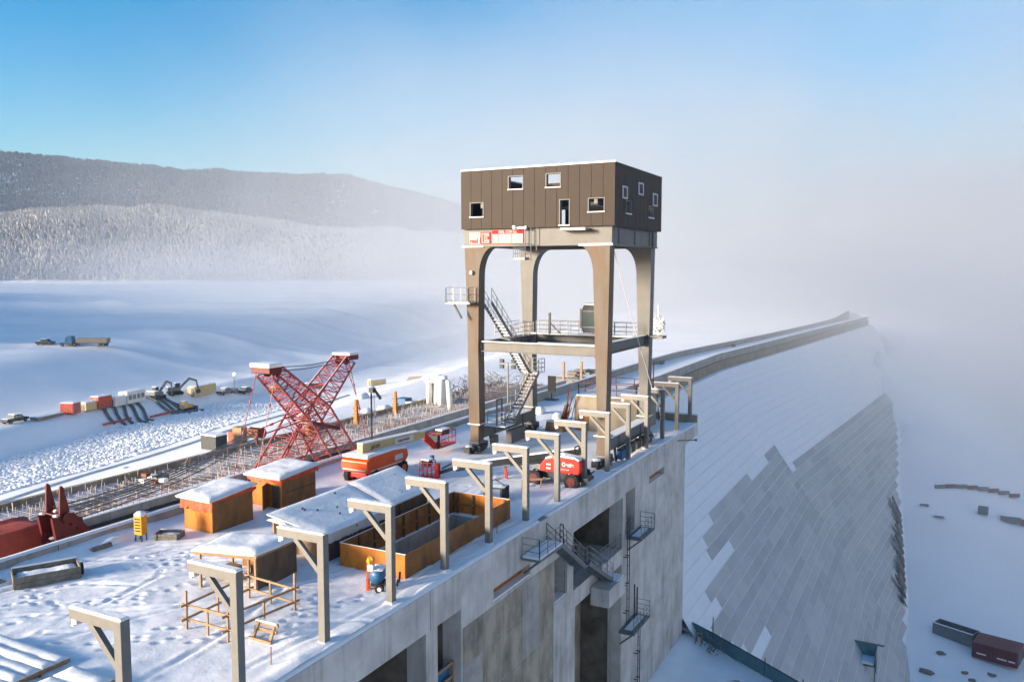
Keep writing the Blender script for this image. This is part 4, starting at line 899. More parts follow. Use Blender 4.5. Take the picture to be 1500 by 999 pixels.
for k in range(9):
    p = lerp2(rr.uniform(.1, .9), rr.uniform(.05, .95)) + Vector((0, 0, .2)); MB(o).ball(p, .06, jit=.2, seg=6, rings=4).build('roof_weight', DARKSTEEL, t)
n = 7
for k in range(n):
    ya, yb = 29.1 + 8.7 * k / n, 29.1 + 8.7 * (k + 1) / n; MB(o).box(-24.95, -24.9, ya + .01, yb - .01, -.02, 1.48).build('side_board', PLYW, t)
m = MB(o)
for k in range(n + 1): y = 29.1 + 8.7 * k / n; m.box(-24.9, -24.84, y - .04, y + .04, 0, 1.46)
m.build('stud', PLYB, t)
draped(o, 28.95, 34.0, 24.86, .95, 1.52, 6, 'y', .05).build('roof_fringe', GREYC, t, True)
m = MB(o); m.box(-27.6, -25.6, 38.9, 38.95, 0, 1.9); m.box(-27.55, -27.5, 28.9, 38.9, 0, 2.1); m.build('rear_wall', PLYW, t)
m = MB(o); m.bar((-27.5, 28.75, 0), (-27.5, 28.75, 2.1), .1); m.bar((-27.6, 28.7, 1.95), (-24.8, 28.95, 1.4), .1, .14); m.box(-27.45, -25.0, 29.6, 29.65, 0, .9); m.build('front_frame', LUMBER, t)
m = MB(o); snow_slab(m, [(-27.65, 28.45, 2.0), (-26.6, 28.6, 1.85), (-26.6, 28.8, 1.85), (-27.65, 28.7, 2.0)], 0, .12); m.build('fringe_ice', SNOWCAP, t)
# open shelter
o = (-26.6, 26.2, 0); t = thing('open_shelter', 'small open fronted plywood shelter with thick snow on its roof near the wooden pen', 'shelter', o)
RQ = [(-28.0, 24.35), (-25.05, 25.1), (-25.1, 27.8), (-28.3, 26.9)]
m = MB(o); m.add([(a, b, 1.62) for a, b in RQ] + [(a, b, 1.72) for a, b in RQ], [(0, 1, 2, 3), (4, 5, 6, 7), (0, 1, 5, 4), (1, 2, 6, 5), (2, 3, 7, 6), (3, 0, 4, 7)]); m.build('roof', LUMBER, t)
m = MB(o); snow_slab(m, [(a * 1.0, b, 1.722) for a, b in RQ], 0, .2, .12); m.build('roof_snow', SNOWCAP, t, True)
for k in range(2): MB(o).box(-25.33, -25.28, 25.4 + 1.2 * k, 26.59 + 1.2 * k, 0, 1.6).build('side_board', PLYW, t)
for x, y in ((-27.8, 24.6), (-25.3, 25.3), (-28.1, 26.7)): MB(o).bar((x, y, 0), (x, y, 1.62), .1).build('post', LUMBER, t)
m = MB(o); m.bar((-25.3, 25.3, 1.45), (-25.9, 25.15, 1.6), .08); m.bar((-28.0, 24.55, 1.56), (-25.2, 25.25, 1.56), .06, .1); m.build('brace', LUMBER, t)
MB(o).box(-28.1, -25.4, 27.3, 27.35, 0, 1.55).build('rear_wall', PLYB, t)
m = MB(o); m.box(-27.7, -27.0, 25.6, 26.2, .02, .7); m.build('crate', LUMBER, t); MB(o).box(-26.9, -25.6, 26.6, 27.1, .02, .9).build('cabinet', PLYB, t)
# plywood barrier round the shaft
o = (-22.3, 34.4, 0); t = thing('shaft_barrier', 'orange plywood barrier around the open shaft in the deck', 'barrier', o)
BX0, BX1, BY0, BY1, bh = -24.12, -20.52, 29.45, 39.45, 1.17
def boards(n, f, mt):
    for k in range(n): f(k).build('board', mt, t)
boards(2, lambda k: MB(o).box(BX0 + (BX1 - BX0) * k / 2 + .004, BX0 + (BX1 - BX0) * (k + 1) / 2 - .004, BY0 - .03, BY0, 0, bh), PLYO)
boards(2, lambda k: MB(o).box(BX0 + (BX1 - BX0) * k / 2 + .004, BX0 + (BX1 - BX0) * (k + 1) / 2 - .004, BY1, BY1 + .03, 0, bh), PLYO)
boards(5, lambda k: MB(o).box(BX1, BX1 + .03, BY0 + 2 * k + .004, BY0 + 2 * k + 1.996, 0, bh), PLYB)
boards(5, lambda k: MB(o).box(BX0 - .03, BX0, BY0 + 2 * k + .004, BY0 + 2 * k + 1.996, 0, bh), PLYB)
for k in range(9):
    y = BY0 + .1 + (BY1 - BY0 - .2) * k / 8; MB(o).box(BX0 + .001, BX0 + .09, y - .05, y + .05, 0, bh - .06).build('stud', PLYW, t); MB(o).box(BX1 - .09, BX1 - .001, y - .05, y + .05, 0, bh - .06).build('stud', PLYW, t)
for k in range(4):
    x = BX0 + .3 + (BX1 - BX0 - .6) * k / 3; MB(o).box(x - .05, x + .05, BY1 - .09, BY1 - .001, 0, bh - .06).build('stud', PLYW, t)
m = MB(o); m.box(BX0 + .09, BX0 + .13, BY0, BY1, .5, .6); m.box(BX0 + .13, BX1 - .13, BY1 - .13, BY1 - .09, .5, .6); m.build('rail', PLYB, t)
m = MB(o)
for (a, b, c, d) in ((BX0 - .03, BX1 + .03, BY0 - .03, BY0 + .0), (BX0 - .03, BX0, BY0, BY1 + .03), (BX0, BX1, BY1, BY1 + .03)): m.box(a, b, c, d, bh, bh + .02)
m.build('rim_frost', SNOWCAP, t)
# wooden guard pen
o = (-23.5, 22.8, 0); t = thing('guard_pen', 'square pen of raw timber guardrails on the snow in front of the shelter', 'guardrail', o)
PC = [(-24.9, 21.3), (-22.75, 21.3), (-22.35, 24.4), (-25.0, 24.6)]
for k in range(4):
    a, b = Vector((*PC[k], 0)), Vector((*PC[(k + 1) % 4], 0)); d = (b - a).normalized()
    for z in (.5, 1.05): MB(o).bar(a - d * .25 + Vector((0, 0, z)), b + d * .25 + Vector((0, 0, z + .02)), .045, .085).build('rail', LUMBER, t)
    hgt = (1.6, 1.25, 1.7, 1.75)[k]; MB(o).bar(a, a + Vector((.02, 0, hgt)), .075, .075).build('post', LUMBER, t)
    c = a.lerp(b, .52); MB(o).bar(c, c + Vector((0, 0, 1.12)), .08, .06).build('post', LUMBER, t)
m = MB((-21.7, 22.1, 0)); o = (-21.7, 22.1, 0); t = thing('pallet_stand', 'small timber stand leaning in the snow beside the wooden pen', 'timber stand', o, 0)
for x in (-.42, .42): MB().bar((x, -.25, .02), (x * .9, .1, .62), .1, .08).build('upright', LUMBER, t)
for y, z in ((-.28, .12), (.1, .62), (.02, .40)): MB().bar((-.55, y, z), (.55, y, z), .07, .13).build('slat', LUMBER, t)
MB().box(-.5, .5, .04, .2, .66, .72).build('snow', SNOWCAP, t)
# roofs in the near corner
for (x0, x1, y0, y1, z, lab, n) in ((-30.2, -26.3, 13.9, 17.5, .32, 'low shed with ribbed snowy roof at the bottom left corner', 7), (-25.55, -23.6, 14.0, 17.2, .30, 'smaller snowy roof beside the low shed in the bottom left corner', 4)):
    o = ((x0 + x1) / 2, y1 - 1, 0); t = thing('low_shed', lab, 'shed', o)
    for k in range(n):
        a, b = y0 + (y1 - y0) * k / n, y0 + (y1 - y0) * (k + 1) / n
        m = MB(o); m.box(x0, x1, a, b, z - .06, z); jh = random.uniform(.05, .13); rb = m.build('roof_board', GREYWOOD, t)
        m = MB(o); snow_slab(m, [(x0 - .02, a + .02, z), (x1 + .02, a + .02, z), (x1 + .02, b - .015, z), (x0 - .02, b - .015, z)], z, jh, .05); m.build('snow', SNOWCAP, rb, True)
    for k in range(4): y = y1 - .1 - .9 * k; MB(o).box(x1 - .1, x1, y - .08, y, 0, z - .07).build('stud', PLYB, t)
    MB(o).box(x1 - .16, x1 - .11, y0, y1 - .1, 0, z - .07).build('side_board', PLYB, t); MB(o).box(x0, x1 - .11, y1 - .1, y1 - .05, 0, z - .07).build('rear_board', PLYB, t); MB(o).box(x1, x1 + .04, y0, y1, z - .14, z - .01).build('fascia', LUMBER, t)
# crates, heater and drifts by the parapet
def crate(label, x, y, rz, L, Wd, H, mt, wheels=False):
    t = thing('timber_crate', label, 'crate', (x, y, 0), rz)
    for s in (-1, 1):
        for k in range(2):
            MB().box(-L / 2, L / 2, s * Wd / 2 - .025, s * Wd / 2 + .025, .08 + k * (H - .08) / 2 + .006, .08 + (k + 1) * (H - .08) / 2 - .006).build('plank', mt, t)
            MB().box(s * L / 2 - .025, s * L / 2 + .025, -Wd / 2 + .03, Wd / 2 - .03, .08 + k * (H - .08) / 2 + .006, .08 + (k + 1) * (H - .08) / 2 - .006).build('plank', mt, t)
            MB().box(s * L * .42 - .05, s * L * .42 + .05, (2 * k - 1) * (Wd / 2 + .045) - .02, (2 * k - 1) * (Wd / 2 + .045) + .02, 0, H).build('batten', mt, t)
    MB().box(-L / 2 + .03, L / 2 - .03, -Wd / 2 + .03, Wd / 2 - .03, .05, .1).build('base', mt, t)
    m = MB(); snow_slab(m, [(-L / 2 + .03, -Wd / 2 + .03), (L / 2 - .03, -Wd / 2 + .03), (L / 2 - .03, Wd / 2 - .03), (-L / 2 + .03, Wd / 2 - .03)], H * .45, H * .4, .12); m.build('snow_fill', SNOWCAP, t, True)
    m = MB(); m.box(-L / 2, L / 2, Wd / 2 - .03, Wd / 2 + .03, H, H + .05); m.build('rim_snow', SNOWCAP, t)
    if wheels: MB().tube((L / 2 + .04, -.3, .4), (L / 2 + .14, -.3, .4), .28, 12).build('tyre', RUBBER, t)
    return t
crate('long grey timber crate half filled with snow by the left parapet', -34.55, 22.1, R(62), 2.55, 1.35, .62, GREYWOOD, True)
crate('small grey open crate in the snow in front of the first orange shed', -34.4, 28.55, R(25), 1.25, .75, .42, GREYWOOD)
m = MB((-36.0, 20.9, 0)); m.box(-36.6, -35.7, 20.5, 21.0, .0, .22); ob = m.build('plank_stack', GREYWOOD); tag(ob, 'short stack of grey planks at the left edge by the parapet', 'planks')
t = thing('heater_cabinet', 'narrow yellow heater cabinet on legs beside the left parapet', 'heater', (-35.4, 27.65, 0), R(8))
MB().box(-.24, .24, -.2, .2, .42, 1.42).build('body', YELL, t, bevel=.02)
for x in (-.2, .2):
    for y in (-.16, .16): MB().bar((x, y, 0), (x * .95, y * .95, .43), .05).build('leg', DARKSTEEL, t)
for k in range(5): MB().box(-.17, .17, -.212, -.202, .6 + .15 * k, .66 + .15 * k).build('louvre', RUBBER, t)
MB().ball((0, 0, 1.44), .3, (1, .85, .55), .12, 10, 6).build('snow_cap', SNOWCAP, t, True)
m = MB((-36.2, 26.5, 0)); m.ball((-36.2, 26.7, .05), .5, (.7, 1.8, .75), .08, 14, 8); tag(m.build('snow_mound', SNOWCAP, None, True), 'rounded mound of snow over a log near the left parapet', 'snow mound')
m = MB((-35.85, 25.7, 0)); m.tube((-36.0, 25.3, .16), (-35.9, 26.3, .2), .16, 8); tag(m.build('log', GREYWOOD), 'dark log end sticking out of the snow mound by the parapet', 'log')
# compressor cart by the barrier
t = thing('compressor_cart', 'blue wheeled compressor cart with a yellow snowy hose reel by the plywood barrier', 'compressor', (-20.85, 28.0, 0), R(20))
MB().tube((-.05, -.35, .72), (-.05, .4, .72), .32, 14).build('tank', BLUEP, t, True); MB().box(-.3, .25, -.3, .3, .28, .42).build('base', DARKSTEEL, t)
for y in (-.36, .36): w = MB(); w.tube((.1, y - .05, .2), (.1, y + .05, .2), .2, 14); w = w.build('wheel', RUBBER, t); MB().tube((.1, y - .06, .2), (.1, y + .06, .2), .1, 10).build('rim', WHITEP, w)
MB().bar((-.45, -.3, .1), (-.42, -.25, 1.35), .09).build('handle', ORANGE, t); MB().bar((-.45, -.12, .1), (-.5, -.1, .55), .12).build('handle', ORANGE, t)
MB().box(-.42, -.15, -.4, -.1, .95, 1.25).build('hose_reel', WHITEP, t, bevel=.04); MB().ball((-.32, -.22, 1.38), .2, (1, 1, .9), .15).build('cap', YELL, t)
m = MB(); snow_slab(m, [(-.3, -.34), (.2, -.34), (.2, .38), (-.3, .38)], 1.0, .09); m.build('snow', SNOWCAP, t)
for (x, y, h) in ((-20.55, 29.0, .55), (-20.35, 28.55, .4)): tag(MB((x, y, 0)).bar((x, y, 0), (x + .06, y, h), .07).build('stake', PLYW), 'brown stake in the snow %s the compressor cart' % ('just behind' if h > .5 else 'right of'), 'stake')
# generator and site bits in mid deck
t = thing('light_generator', 'small white topped generator with lifting frame behind the shaft barrier', 'generator', (-23.05, 42.6, 0), R(10))
MB().box(-.62, .62, -.4, .4, .1, .92).build('body', MIDSTEEL, t, bevel=.04); MB().box(-.55, .35, -.412, -.402, .2, .8).build('panel', GREYC, t)
MB().box(-.66, -.5, -.45, .45, .0, .9).build('end_guard', RUBBER, t); MB().box(.5, .66, -.45, .45, .0, .9).build('end_guard', RUBBER, t)
m = MB(); snow_slab(m, [(-.62, -.4), (.62, -.4), (.62, .4), (-.62, .4)], .92, .12); m.build('snow', SNOWCAP, t)
MB().path([(-.55, 0, .95), (-.1, 0, 1.3), (.55, 0, .95)], .025).build('lifting_frame', DARKSTEEL, t)
tag(MB((-24.7, 47, 0)).bar((-24.7, 47.05, 0), (-24.8, 47.05, .95), .16, .1).build('marker_post', REDP), 'short pink red marker post between the two boom lifts', 'marker')
tag(MB((-22.4, 44.4, 0)).bar((-22.2, 44.45, 0), (-22.2, 44.45, .9), .14, .1).build('marker_post', PLYB), 'brown wooden marker post near the deck edge posts', 'marker')
t = thing('sawhorse', 'timber sawhorse standing in front of the red boom lift wheel', 'sawhorse', (-22.25, 46.2, 0), R(20))
MB().bar((-.7, 0, .55), (.5, 0, .6), .09, .12).build('beam', LUMBER, t)
for x in (-.5, .4):
    for y in (-.3, .3): MB().bar((x, 0, .56), (x, y, 0), .06).build('leg', LUMBER, t)
# ---------------------------------------------------------------- boom lifts
def wheel(t, x, y, z, r, w, ax, rimmat):
    d = Vector((w / 2, 0, 0)) if ax == 'x' else Vector((0, w / 2, 0)); c = Vector((x, y, z))
    o = MB().tube(c - d, c + d, r, 18).build('wheel', RUBBER, t, bevel=.04)
    MB().tube(c - d * 1.04, c + d * 1.04, r * .58, 14).build('rim', rimmat, o)
    for k in range(8):
        a = 2 * math.pi * k / 8; e = Vector((0, math.cos(a), math.sin(a))) if ax == 'x' else Vector((math.cos(a), 0, math.sin(a)))
        MB().bar(c + e * r * .97 - d * .95, c + e * r * .97 + d * .95, .1, .09, up=e).build('lug', RUBBER, o)
    MB().ball(c + Vector((0, 0, r * .82)), r * .6, ((.9 if ax == 'y' else .5), (.9 if ax == 'x' else .5), .35), .1).build('snow', SNOWCAP, o)
def basket(t, c, lx, ly, h, mt, rz=0):
    c = Vector(c); M = Matrix.Rotation(rz, 3, 'Z'); q = lambda x, y, z: c + M @ Vector((x, y, z))
    fl = MB(); fl.bar(q(-lx / 2, 0, .04), q(lx / 2, 0, .04), ly, .08); b = fl.build('basket', mt, t)
    for z in (.16, .62, 1.1):
        for (x0, y0, x1, y1) in ((-1, -1, 1, -1), (1, -1, 1, 1), (1, 1, -1, 1), (-1, 1, -1, -1)): MB().tube(q(x0 * lx / 2, y0 * ly / 2, z), q(x1 * lx / 2, y1 * ly / 2, z), .028, 6).build('rail', mt, b)
    for fx_ in (-1, -.33, .33, 1):
        for fy_ in (-1, 1): MB().tube(q(fx_ * lx / 2, fy_ * ly / 2, .05), q(fx_ * lx / 2, fy_ * ly / 2, 1.1), .028, 6).build('upright', mt, b)
    MB().box(*[v for a in ((c.x - .3, c.x + .25), (c.y - ly * .25, c.y + ly * .25), (c.z + .85, c.z + 1.2)) for v in a]).build('control_box', DARKSTEEL, b)
    MB().box(*[v for a in ((c.x - .32, c.x + .27), (c.y - ly * .27, c.y + ly * .27), (c.z + 1.2, c.z + 1.3)) for v in a]).build('snow', SNOWCAP, b)
    return b
# orange lift (boom towards the gantry)
t = thing('boom_lift', 'orange boom lift with long cream boom parked beside the left parapet', 'boom lift', (-32.75, 43.8, 0))
c0 = (-32.75, 43.8, 0)
for x in (-33.75, -31.75):
    for y in (42.3, 45.3): wheel(t, x - c0[0], y - c0[1], .48, .48, .36, 'x', ORANGE)
MB().box(-.62, .62, -1.9, 1.9, .42, .75).build('chassis', REDP, t, bevel=.05)
MB().prism([(-2.35, 1.05), (-2.2, .82), (1.9, .82), (2.25, 1.2), (2.1, 1.7), (.4, 1.85), (-1.9, 1.85), (-2.35, 1.6)], 'x', -1.05, 1.05).build('turntable_body', ORANGE, t, bevel=.08)
m = MB(); snow_slab(m, [(-1.0, -2.3, 1.8), (1.0, -2.3, 1.8), (1.0, .5, 1.86), (1.0, 2.0, 1.7), (-1.0, 2.0, 1.7)], 0, .2, .15); m.build('body_snow', SNOWCAP, t)
MB().box(1.055, 1.075, .6, 1.5, 1.15, 1.5).build('side_panel', GREYC, t); MB().box(-.9, .9, -2.37, -2.355, 1.0, 1.08).build('stripe', WHITEP, t); MB().box(1.055, 1.07, -2.0, 1.6, .93, 1.0).build('stripe', WHITEP, t)
BA, BB = Vector((0.0, -1.75, 2.28)), Vector((-.05, 4.95, 1.95))
bm_ = MB().bar(BA, BB, .46, .62).build('boom', CREAM, t, bevel=.03); MB().bar(BA + Vector((0, 0, .34)), BB + Vector((0, 0, .34)), .44, .08).build('snow', SNOWCAP, bm_)
m = MB(); m.bar(BA + Vector((.235, 3.55, -.16)), BA + Vector((.235, 5.75, -.27)), .02, .42); m.build('decal', WHITEP, bm_)
for txt, sz, y, dz in (('JLG LIFT', .3, .9, -.16), ('United Rentals', .26, 3.85, -.28)):
    ob = put_text(txt, sz, (.252, BA.y + y, BA.z + dz), (R(90), 0, R(90)), RUBBER, t, 'lettering', (0, 0, 0), .9); ob.rotation_euler = (R(90 - 2.8) , R(-2.8), R(90)) if False else (R(90), 0, R(90))
MB().bar(BB + Vector((0, .0, 0)), BB + Vector((0, .75, -.02)), .3, .42).build('boom_tip', CREAM, t)
MB().bar(BB + Vector((0, .7, 0)), BB + Vector((0, 2.3, -1.2)), .26, .34).build('jib', REDP, t); MB().bar(BB + Vector((0, .8, -.45)), BB + Vector((0, 2.2, -1.35)), .12, .16).build('link', REDP, t)
basket(t, (-.2, 8.6, .55), .95, 2.1, 1.1, REDP); MB().box(-.5, .1, 7.35, 7.7, .5, 1.5).build('basket_mount', DARKSTEEL, t)
# red lift (boom reaching across the deck)
t = thing('boom_lift', 'red boom lift with lowered dark boom parked behind the deck edge posts', 'boom lift', (-21.35, 47.9, 0)); c0 = (-21.35, 47.9, 0)
for x in (-22.65, -20.05):
    for y in (47.0, 48.9): wheel(t, x - c0[0], y - c0[1], .5, .5, .38, 'y', DREDP)
MB().box(-1.7, 1.7, -.55, .6, .45, .85).build('chassis', DARKSTEEL, t, bevel=.05)
MB().prism([(-.9, .95), (1.75, .95), (1.85, 1.15), (1.85, 1.75), (1.5, 1.95), (.2, 2.0), (-.6, 1.75), (-.95, 1.3)], 'y', -.95, .15).build('engine_cover', REDP, t, bevel=.07)
m = MB(); snow_slab(m, [(-.55, -.9, 1.76), (.2, -.9, 2.0), (1.5, -.9, 1.95), (1.75, -.9, 1.82), (1.75, .1, 1.82), (.2, .1, 2.0), (-.55, .1, 1.76)], 0, .14, .12); m.build('cover_snow', SNOWCAP, t)
MB().box(.18, .2, -.958, -.95, 1.0, 1.9).build('seam', RUBBER, t)
put_text('Genie', .38, (.62, -.962, 1.42), (R(90), 0, 0), WHITEP, t, 'lettering', (0, 0, 0), .9, .01); put_text('S-65 4x4', .16, (.55, -.962, 1.18), (R(90), 0, 0), WHITEP, t, 'lettering', (0, 0, 0))
for z in (1.15, 1.4): MB().box(-.45, -.15, -.96, -.952, z, z + .1).build('decal', WHITEP, t)
MB().box(-1.55, -.95, -.75, .2, .9, 1.35).build('battery_box', MIDSTEEL, t, bevel=.03); MB().box(1.86, 2.3, -.7, .3, .55, .75).build('tail_step', DARKSTEEL, t)
r0, r1 = Vector((1.3, .55, 2.15)), Vector((-6.4, -2.2, .82))
bm_ = MB().bar(r0, r1, .34, .42).build('boom', DARKSTEEL, t); MB().bar(r0.lerp(r1, .02) + Vector((0, 0, .24)), r0.lerp(r1, .93) + Vector((0, 0, .24)), .33, .08).build('snow', SNOWCAP, bm_)
MB().bar(r0 + Vector((.2, -.3, -.35)), r0.lerp(r1, .55) + Vector((.05, -.3, -.2)), .16, .18).build('lift_cylinder', DARKSTEEL, t)
MB().bar(r1, r1 + Vector((-1.0, -.45, -.35)), .18, .2).build('jib', DARKSTEEL, t); MB().path([r1 + Vector((.4, .1, .3)), r1 + Vector((-.3, 0, .25)), r1 + Vector((-.9, -.3, -.1))], .05).build('hose', RUBBER, t)
MB().path([(1.2, -.2, 2.1), (1.15, -.1, 2.5), (1.4, -.1, 2.65), (1.55, -.2, 2.4), (1.3, -.2, 2.15)], .05).build('hose', RUBBER, t)
basket(t, (-8.1, -3.0, .12), .85, 1.0, 1.1, REDP, R(20)); MB().box(-7.6, -7.35, -2.9, -2.6, .15, 1.1).build('basket_mount', REDP, t); MB().tube((-8.0, -2.6, 1.3), (-8.0, -2.6, 1.55), .16, 10).build('beacon', BLUEP, t)
# ---------------------------------------------------------------- concrete block behind the crane
o = (-25, 67.5, 0); t = thing('concrete_block', 'tan concrete block house with rusty scaffold rails behind the gantry crane', 'concrete block', o)
for a, b in ((-27.6, -25.2), (-25.19, -22.0)): MB(o).box(a, b, 65.2, 70.5, -.05, 3.0).build('wall', CONCT, t)
MB(o).box(-27.5, -22.1, 65.3, 70.4, 3.0, 3.1).build('snow', SNOWCAP, t); MB(o).box(-27.3, -26.3, 65.17, 65.195, .02, 1.5).build('recess', PLYB, t)
m = MB(o); railing(m, [(-27.4, 65.6, 3.05), (-22.2, 65.6, 3.05), (-22.2, 70.2, 3.05), (-27.4, 70.2, 3.05), (-27.4, 65.6, 3.05)], post=1.7, rails=(1.05, .55), r=.035); m.build('scaffold_rail', RUST, t)
m = MB(o); rr = random.Random(12)
for k in range(14): a = Vector((-28.4 + rr.uniform(-.4, .4), 65 + rr.uniform(-1, .6), .1 + rr.uniform(0, .3))); m.bar(a, a + Vector((rr.uniform(.3, 1.0), rr.uniform(-.3, .4), rr.uniform(1.0, 3.4))), .08, .06)
m.build('leaning_timber', RUST, t)
m = MB((-29, 64.8, 0))
for k in range(6): m.box(-29.6 + .03 * k, -27.9 - .02 * k, 63.4, 64.6 - .05 * k, .02 + .14 * k, .14 + .14 * k)
tag(m.build('timber_stack', LUMBER), 'stack of sawn timber at the foot of the tan concrete block', 'timber'); 
tag(MB((-29, 64.8, 0)).box(-29.5, -28.0, 63.4, 64.3, .86, .95).build('timber_snow', SNOWCAP), 'snow lying on the timber stack by the concrete block', 'snow')
t = thing('warning_board', 'black board on a post standing by the left parapet beyond the crane', 'sign', (-36.3, 79.5, 0)); MB().bar((0, 0, 0), (0, 0, 1.0), .08).build('post', DARKSTEEL, t); MB().box(-.45, .45, -.05, .05, .95, 2.6).build('board', RUBBER, t); MB().box(-.7, .7, -.4, .4, -.02, .15).build('base', GREYWOOD, t)
m = MB((-24, 72, 0)); rr = random.Random(21)
for k in range(9): x = -24.6 + k * .3; m.bar((x, 72.0 + rr.uniform(-.2, .2), 0), (x + rr.uniform(-.3, .3), 72.2, rr.uniform(1.2, 2.9)), .06)
tag(m.build('rebar_bundle', RUST), 'rusty upright bars near the far end wall of the deck', 'steel bars')
tag(MB((-22.6, 72, 0)).path([(-22.9, 72.2, 0), (-22.8, 72.2, 5.6)], .05).build('flag_pole', DREDP), 'thin red pole standing behind the concrete block', 'pole')
for k, (x, y, lab) in enumerate(((-30.6, 68.5, 'snow covered barrel left of the concrete block'), (-33.6, 70.8, 'snow heap on the deck far behind the crane legs'))):
    tag(MB((x, y, 0)).ball((x, y, .25), .55, (1, 1.3, 1), .15, 10, 6).build('snow_heap', SNOWCAP, None, True), lab, 'snow heap')
for k in range(5):
    x, y = [(-20.1, 46.9), (-20.0, 46.5), (-19.95, 36.4), (-19.95, 36.9), (-20.0, 20.6)][k]
    tag(MB((x, y, 0)).tube((x, y, 0), (x + .02, y, .75), .02, 5).build('rebar_stake', RUST), ['thin rusty stake left of the red lift rear wheel', 'thin rusty stake just before the red lift rear wheel', 'nearer of two thin stakes by the sixth davit post', 'farther of two thin stakes by the sixth davit post', 'thin stake in the snow edge between the second and third davit posts'][k], 'stake')
# ---------------------------------------------------------------- yard on the upstream side
def zg(x, y): return float(zground(np.array([float(x)]), np.array([float(y)]))[0])
st_ = sheet('trench_floor', np.arange(-44.4, -37.3, .5), np.arange(-20, 112, 1.0), lambda X, Y: -1.65 + .10 * vnoise(X, Y, 3, 41) + .25 * np.exp(-((X + 37.4) / .9) ** 2), SNOW); tag(st_, kind='structure')
o = (-44.6, 45, -2); w2 = thing('retaining_wall', 'low grey concrete wall with upright starter bars beyond the left parapet', 'wall', o)
for k in range(10): MB(o).box(-44.95, -44.4, -10 + 11.2 * k + .02, -10 + 11.2 * (k + 1) - .02, -3.4, -.98).build('wall_segment', CONC, w2)
MB(o).box(-44.9, -44.45, -10, 102, -.98, -.93).build('snow', SNOWCAP, w2)
m = MB(o); y = 5.0
while y < 95: m.bar((-44.6, y, -1.0), (-44.6 + random.uniform(-.05, .05), y + random.uniform(-.05, .05), -.35), .025); y += .42
b_ = m.build('starter_bars', RUST, w2); tag(b_, kind='stuff')
MB(o).box(-44.38, -37.5, 34.3, 34.7, -1.7, -1.35).build('cross_wall', CONC, w2)
MB(o).box(-44.3, -44.2, 0, 60, -1.6, -1.42).build('drain_pipe', DARKSTEEL, w2)
o = (-48.5, 50, -1.5); sl = thing('rebar_mat', 'broad slab of rusty reinforcement dusted with snow behind the retaining wall', 'reinforcement', o)
n = 9
for k in range(n): MB(o).box(-52.0, -44.97, -5 + 11.5 * k + .03, -5 + 11.5 * (k + 1) - .03, -3.6, -1.45).build('slab', CONC, sl)
s2 = sheet('slab_snow', np.arange(-52, -44.9, .3), np.arange(0, 98, .4), lambda X, Y: -1.45 + .06 * vnoise(X, Y, 1.3, 51) + .05 * vnoise(X, Y, .5, 52), SNOW); tag(s2, kind='structure')
m = MB(o); rr = random.Random(31)
FROSTR = mat('frosted_bars', (0.50, 0.47, 0.45), 0.9, col2=(0.28, 0.20, 0.165), vscale=.6, coords='World')
for k in range(15):
    x = -51.6 + .45 * k; m.bar((x, 2, -1.30 + rr.uniform(0, .05)), (x, 97, -1.30 + rr.uniform(0, .05)), .03)
y = 2
while y < 97: m.bar((-51.8, y, -1.27), (-45.1, y, -1.27), .03); y += .8
tag(m.build('bar_grid', FROSTR, sl), kind='stuff')
m = MB(o)
for k in range(1100):
    x, y = rr.uniform(-51.8, -45.1), rr.uniform(8, 96); m.bar((x, y, -1.45), (x + rr.uniform(-.06, .06), y + rr.uniform(-.06, .06), -1.05 + rr.uniform(0, .35)), .03)
tag(m.build('upright_bars', FROSTR, sl), kind='stuff')
m = MB(o); m.box(-52.4, -52.02, -5, 98, -3.6, -1.0); m.build('edge_wall', CONCD, sl)
# orange tarpaulin over formwork at the left edge
def tarp_mesh(o, x0, x1, y0, y1, z0, z1, seed):
    nx, ny = 14, 22; vs = []; fs = []
    for i in range(nx + 1):
        for j in range(ny + 1):
            u, v = i / nx, j / ny; e = min(u, 1 - u) * nx / 1.05; f = min(v, 1 - v) * ny / 1.05; q = min(1, e, f)
            x, y = x0 + (x1 - x0) * u, y0 + (y1 - y0) * v
            nse = mnoise.noise((x * 1.1, y * 1.1, seed)) + .5 * mnoise.noise((x * 3, y * 3, seed + 4))
            vs.append((x + .12 * nse, y + .1 * nse, z0 + (z1 - z0) * q + .16 * nse * (q > 0)))
    for i in range(nx):
        for j in range(ny): a = i * (ny + 1) + j; fs.append((a, a + ny + 1, a + ny + 2, a + 1))
    return MB(o).add(vs, fs)
o = (-42, 22, -1.6); tag(tarp_mesh(o, -44.2, -41.2, 10, 27.7, -1.62, .42, 2).build('tarpaulin', TARPR, None, True), 'red orange tarpaulin stretched over formwork at the left edge', 'tarpaulin')
tag(MB(o).ball((-42.9, 22, .38), .5, (1.6, 3.5, .3), .2, 10, 5).build('tarp_snow', SNOWCAP, None, True), 'patches of snow lying on the red orange tarpaulin', 'snow')
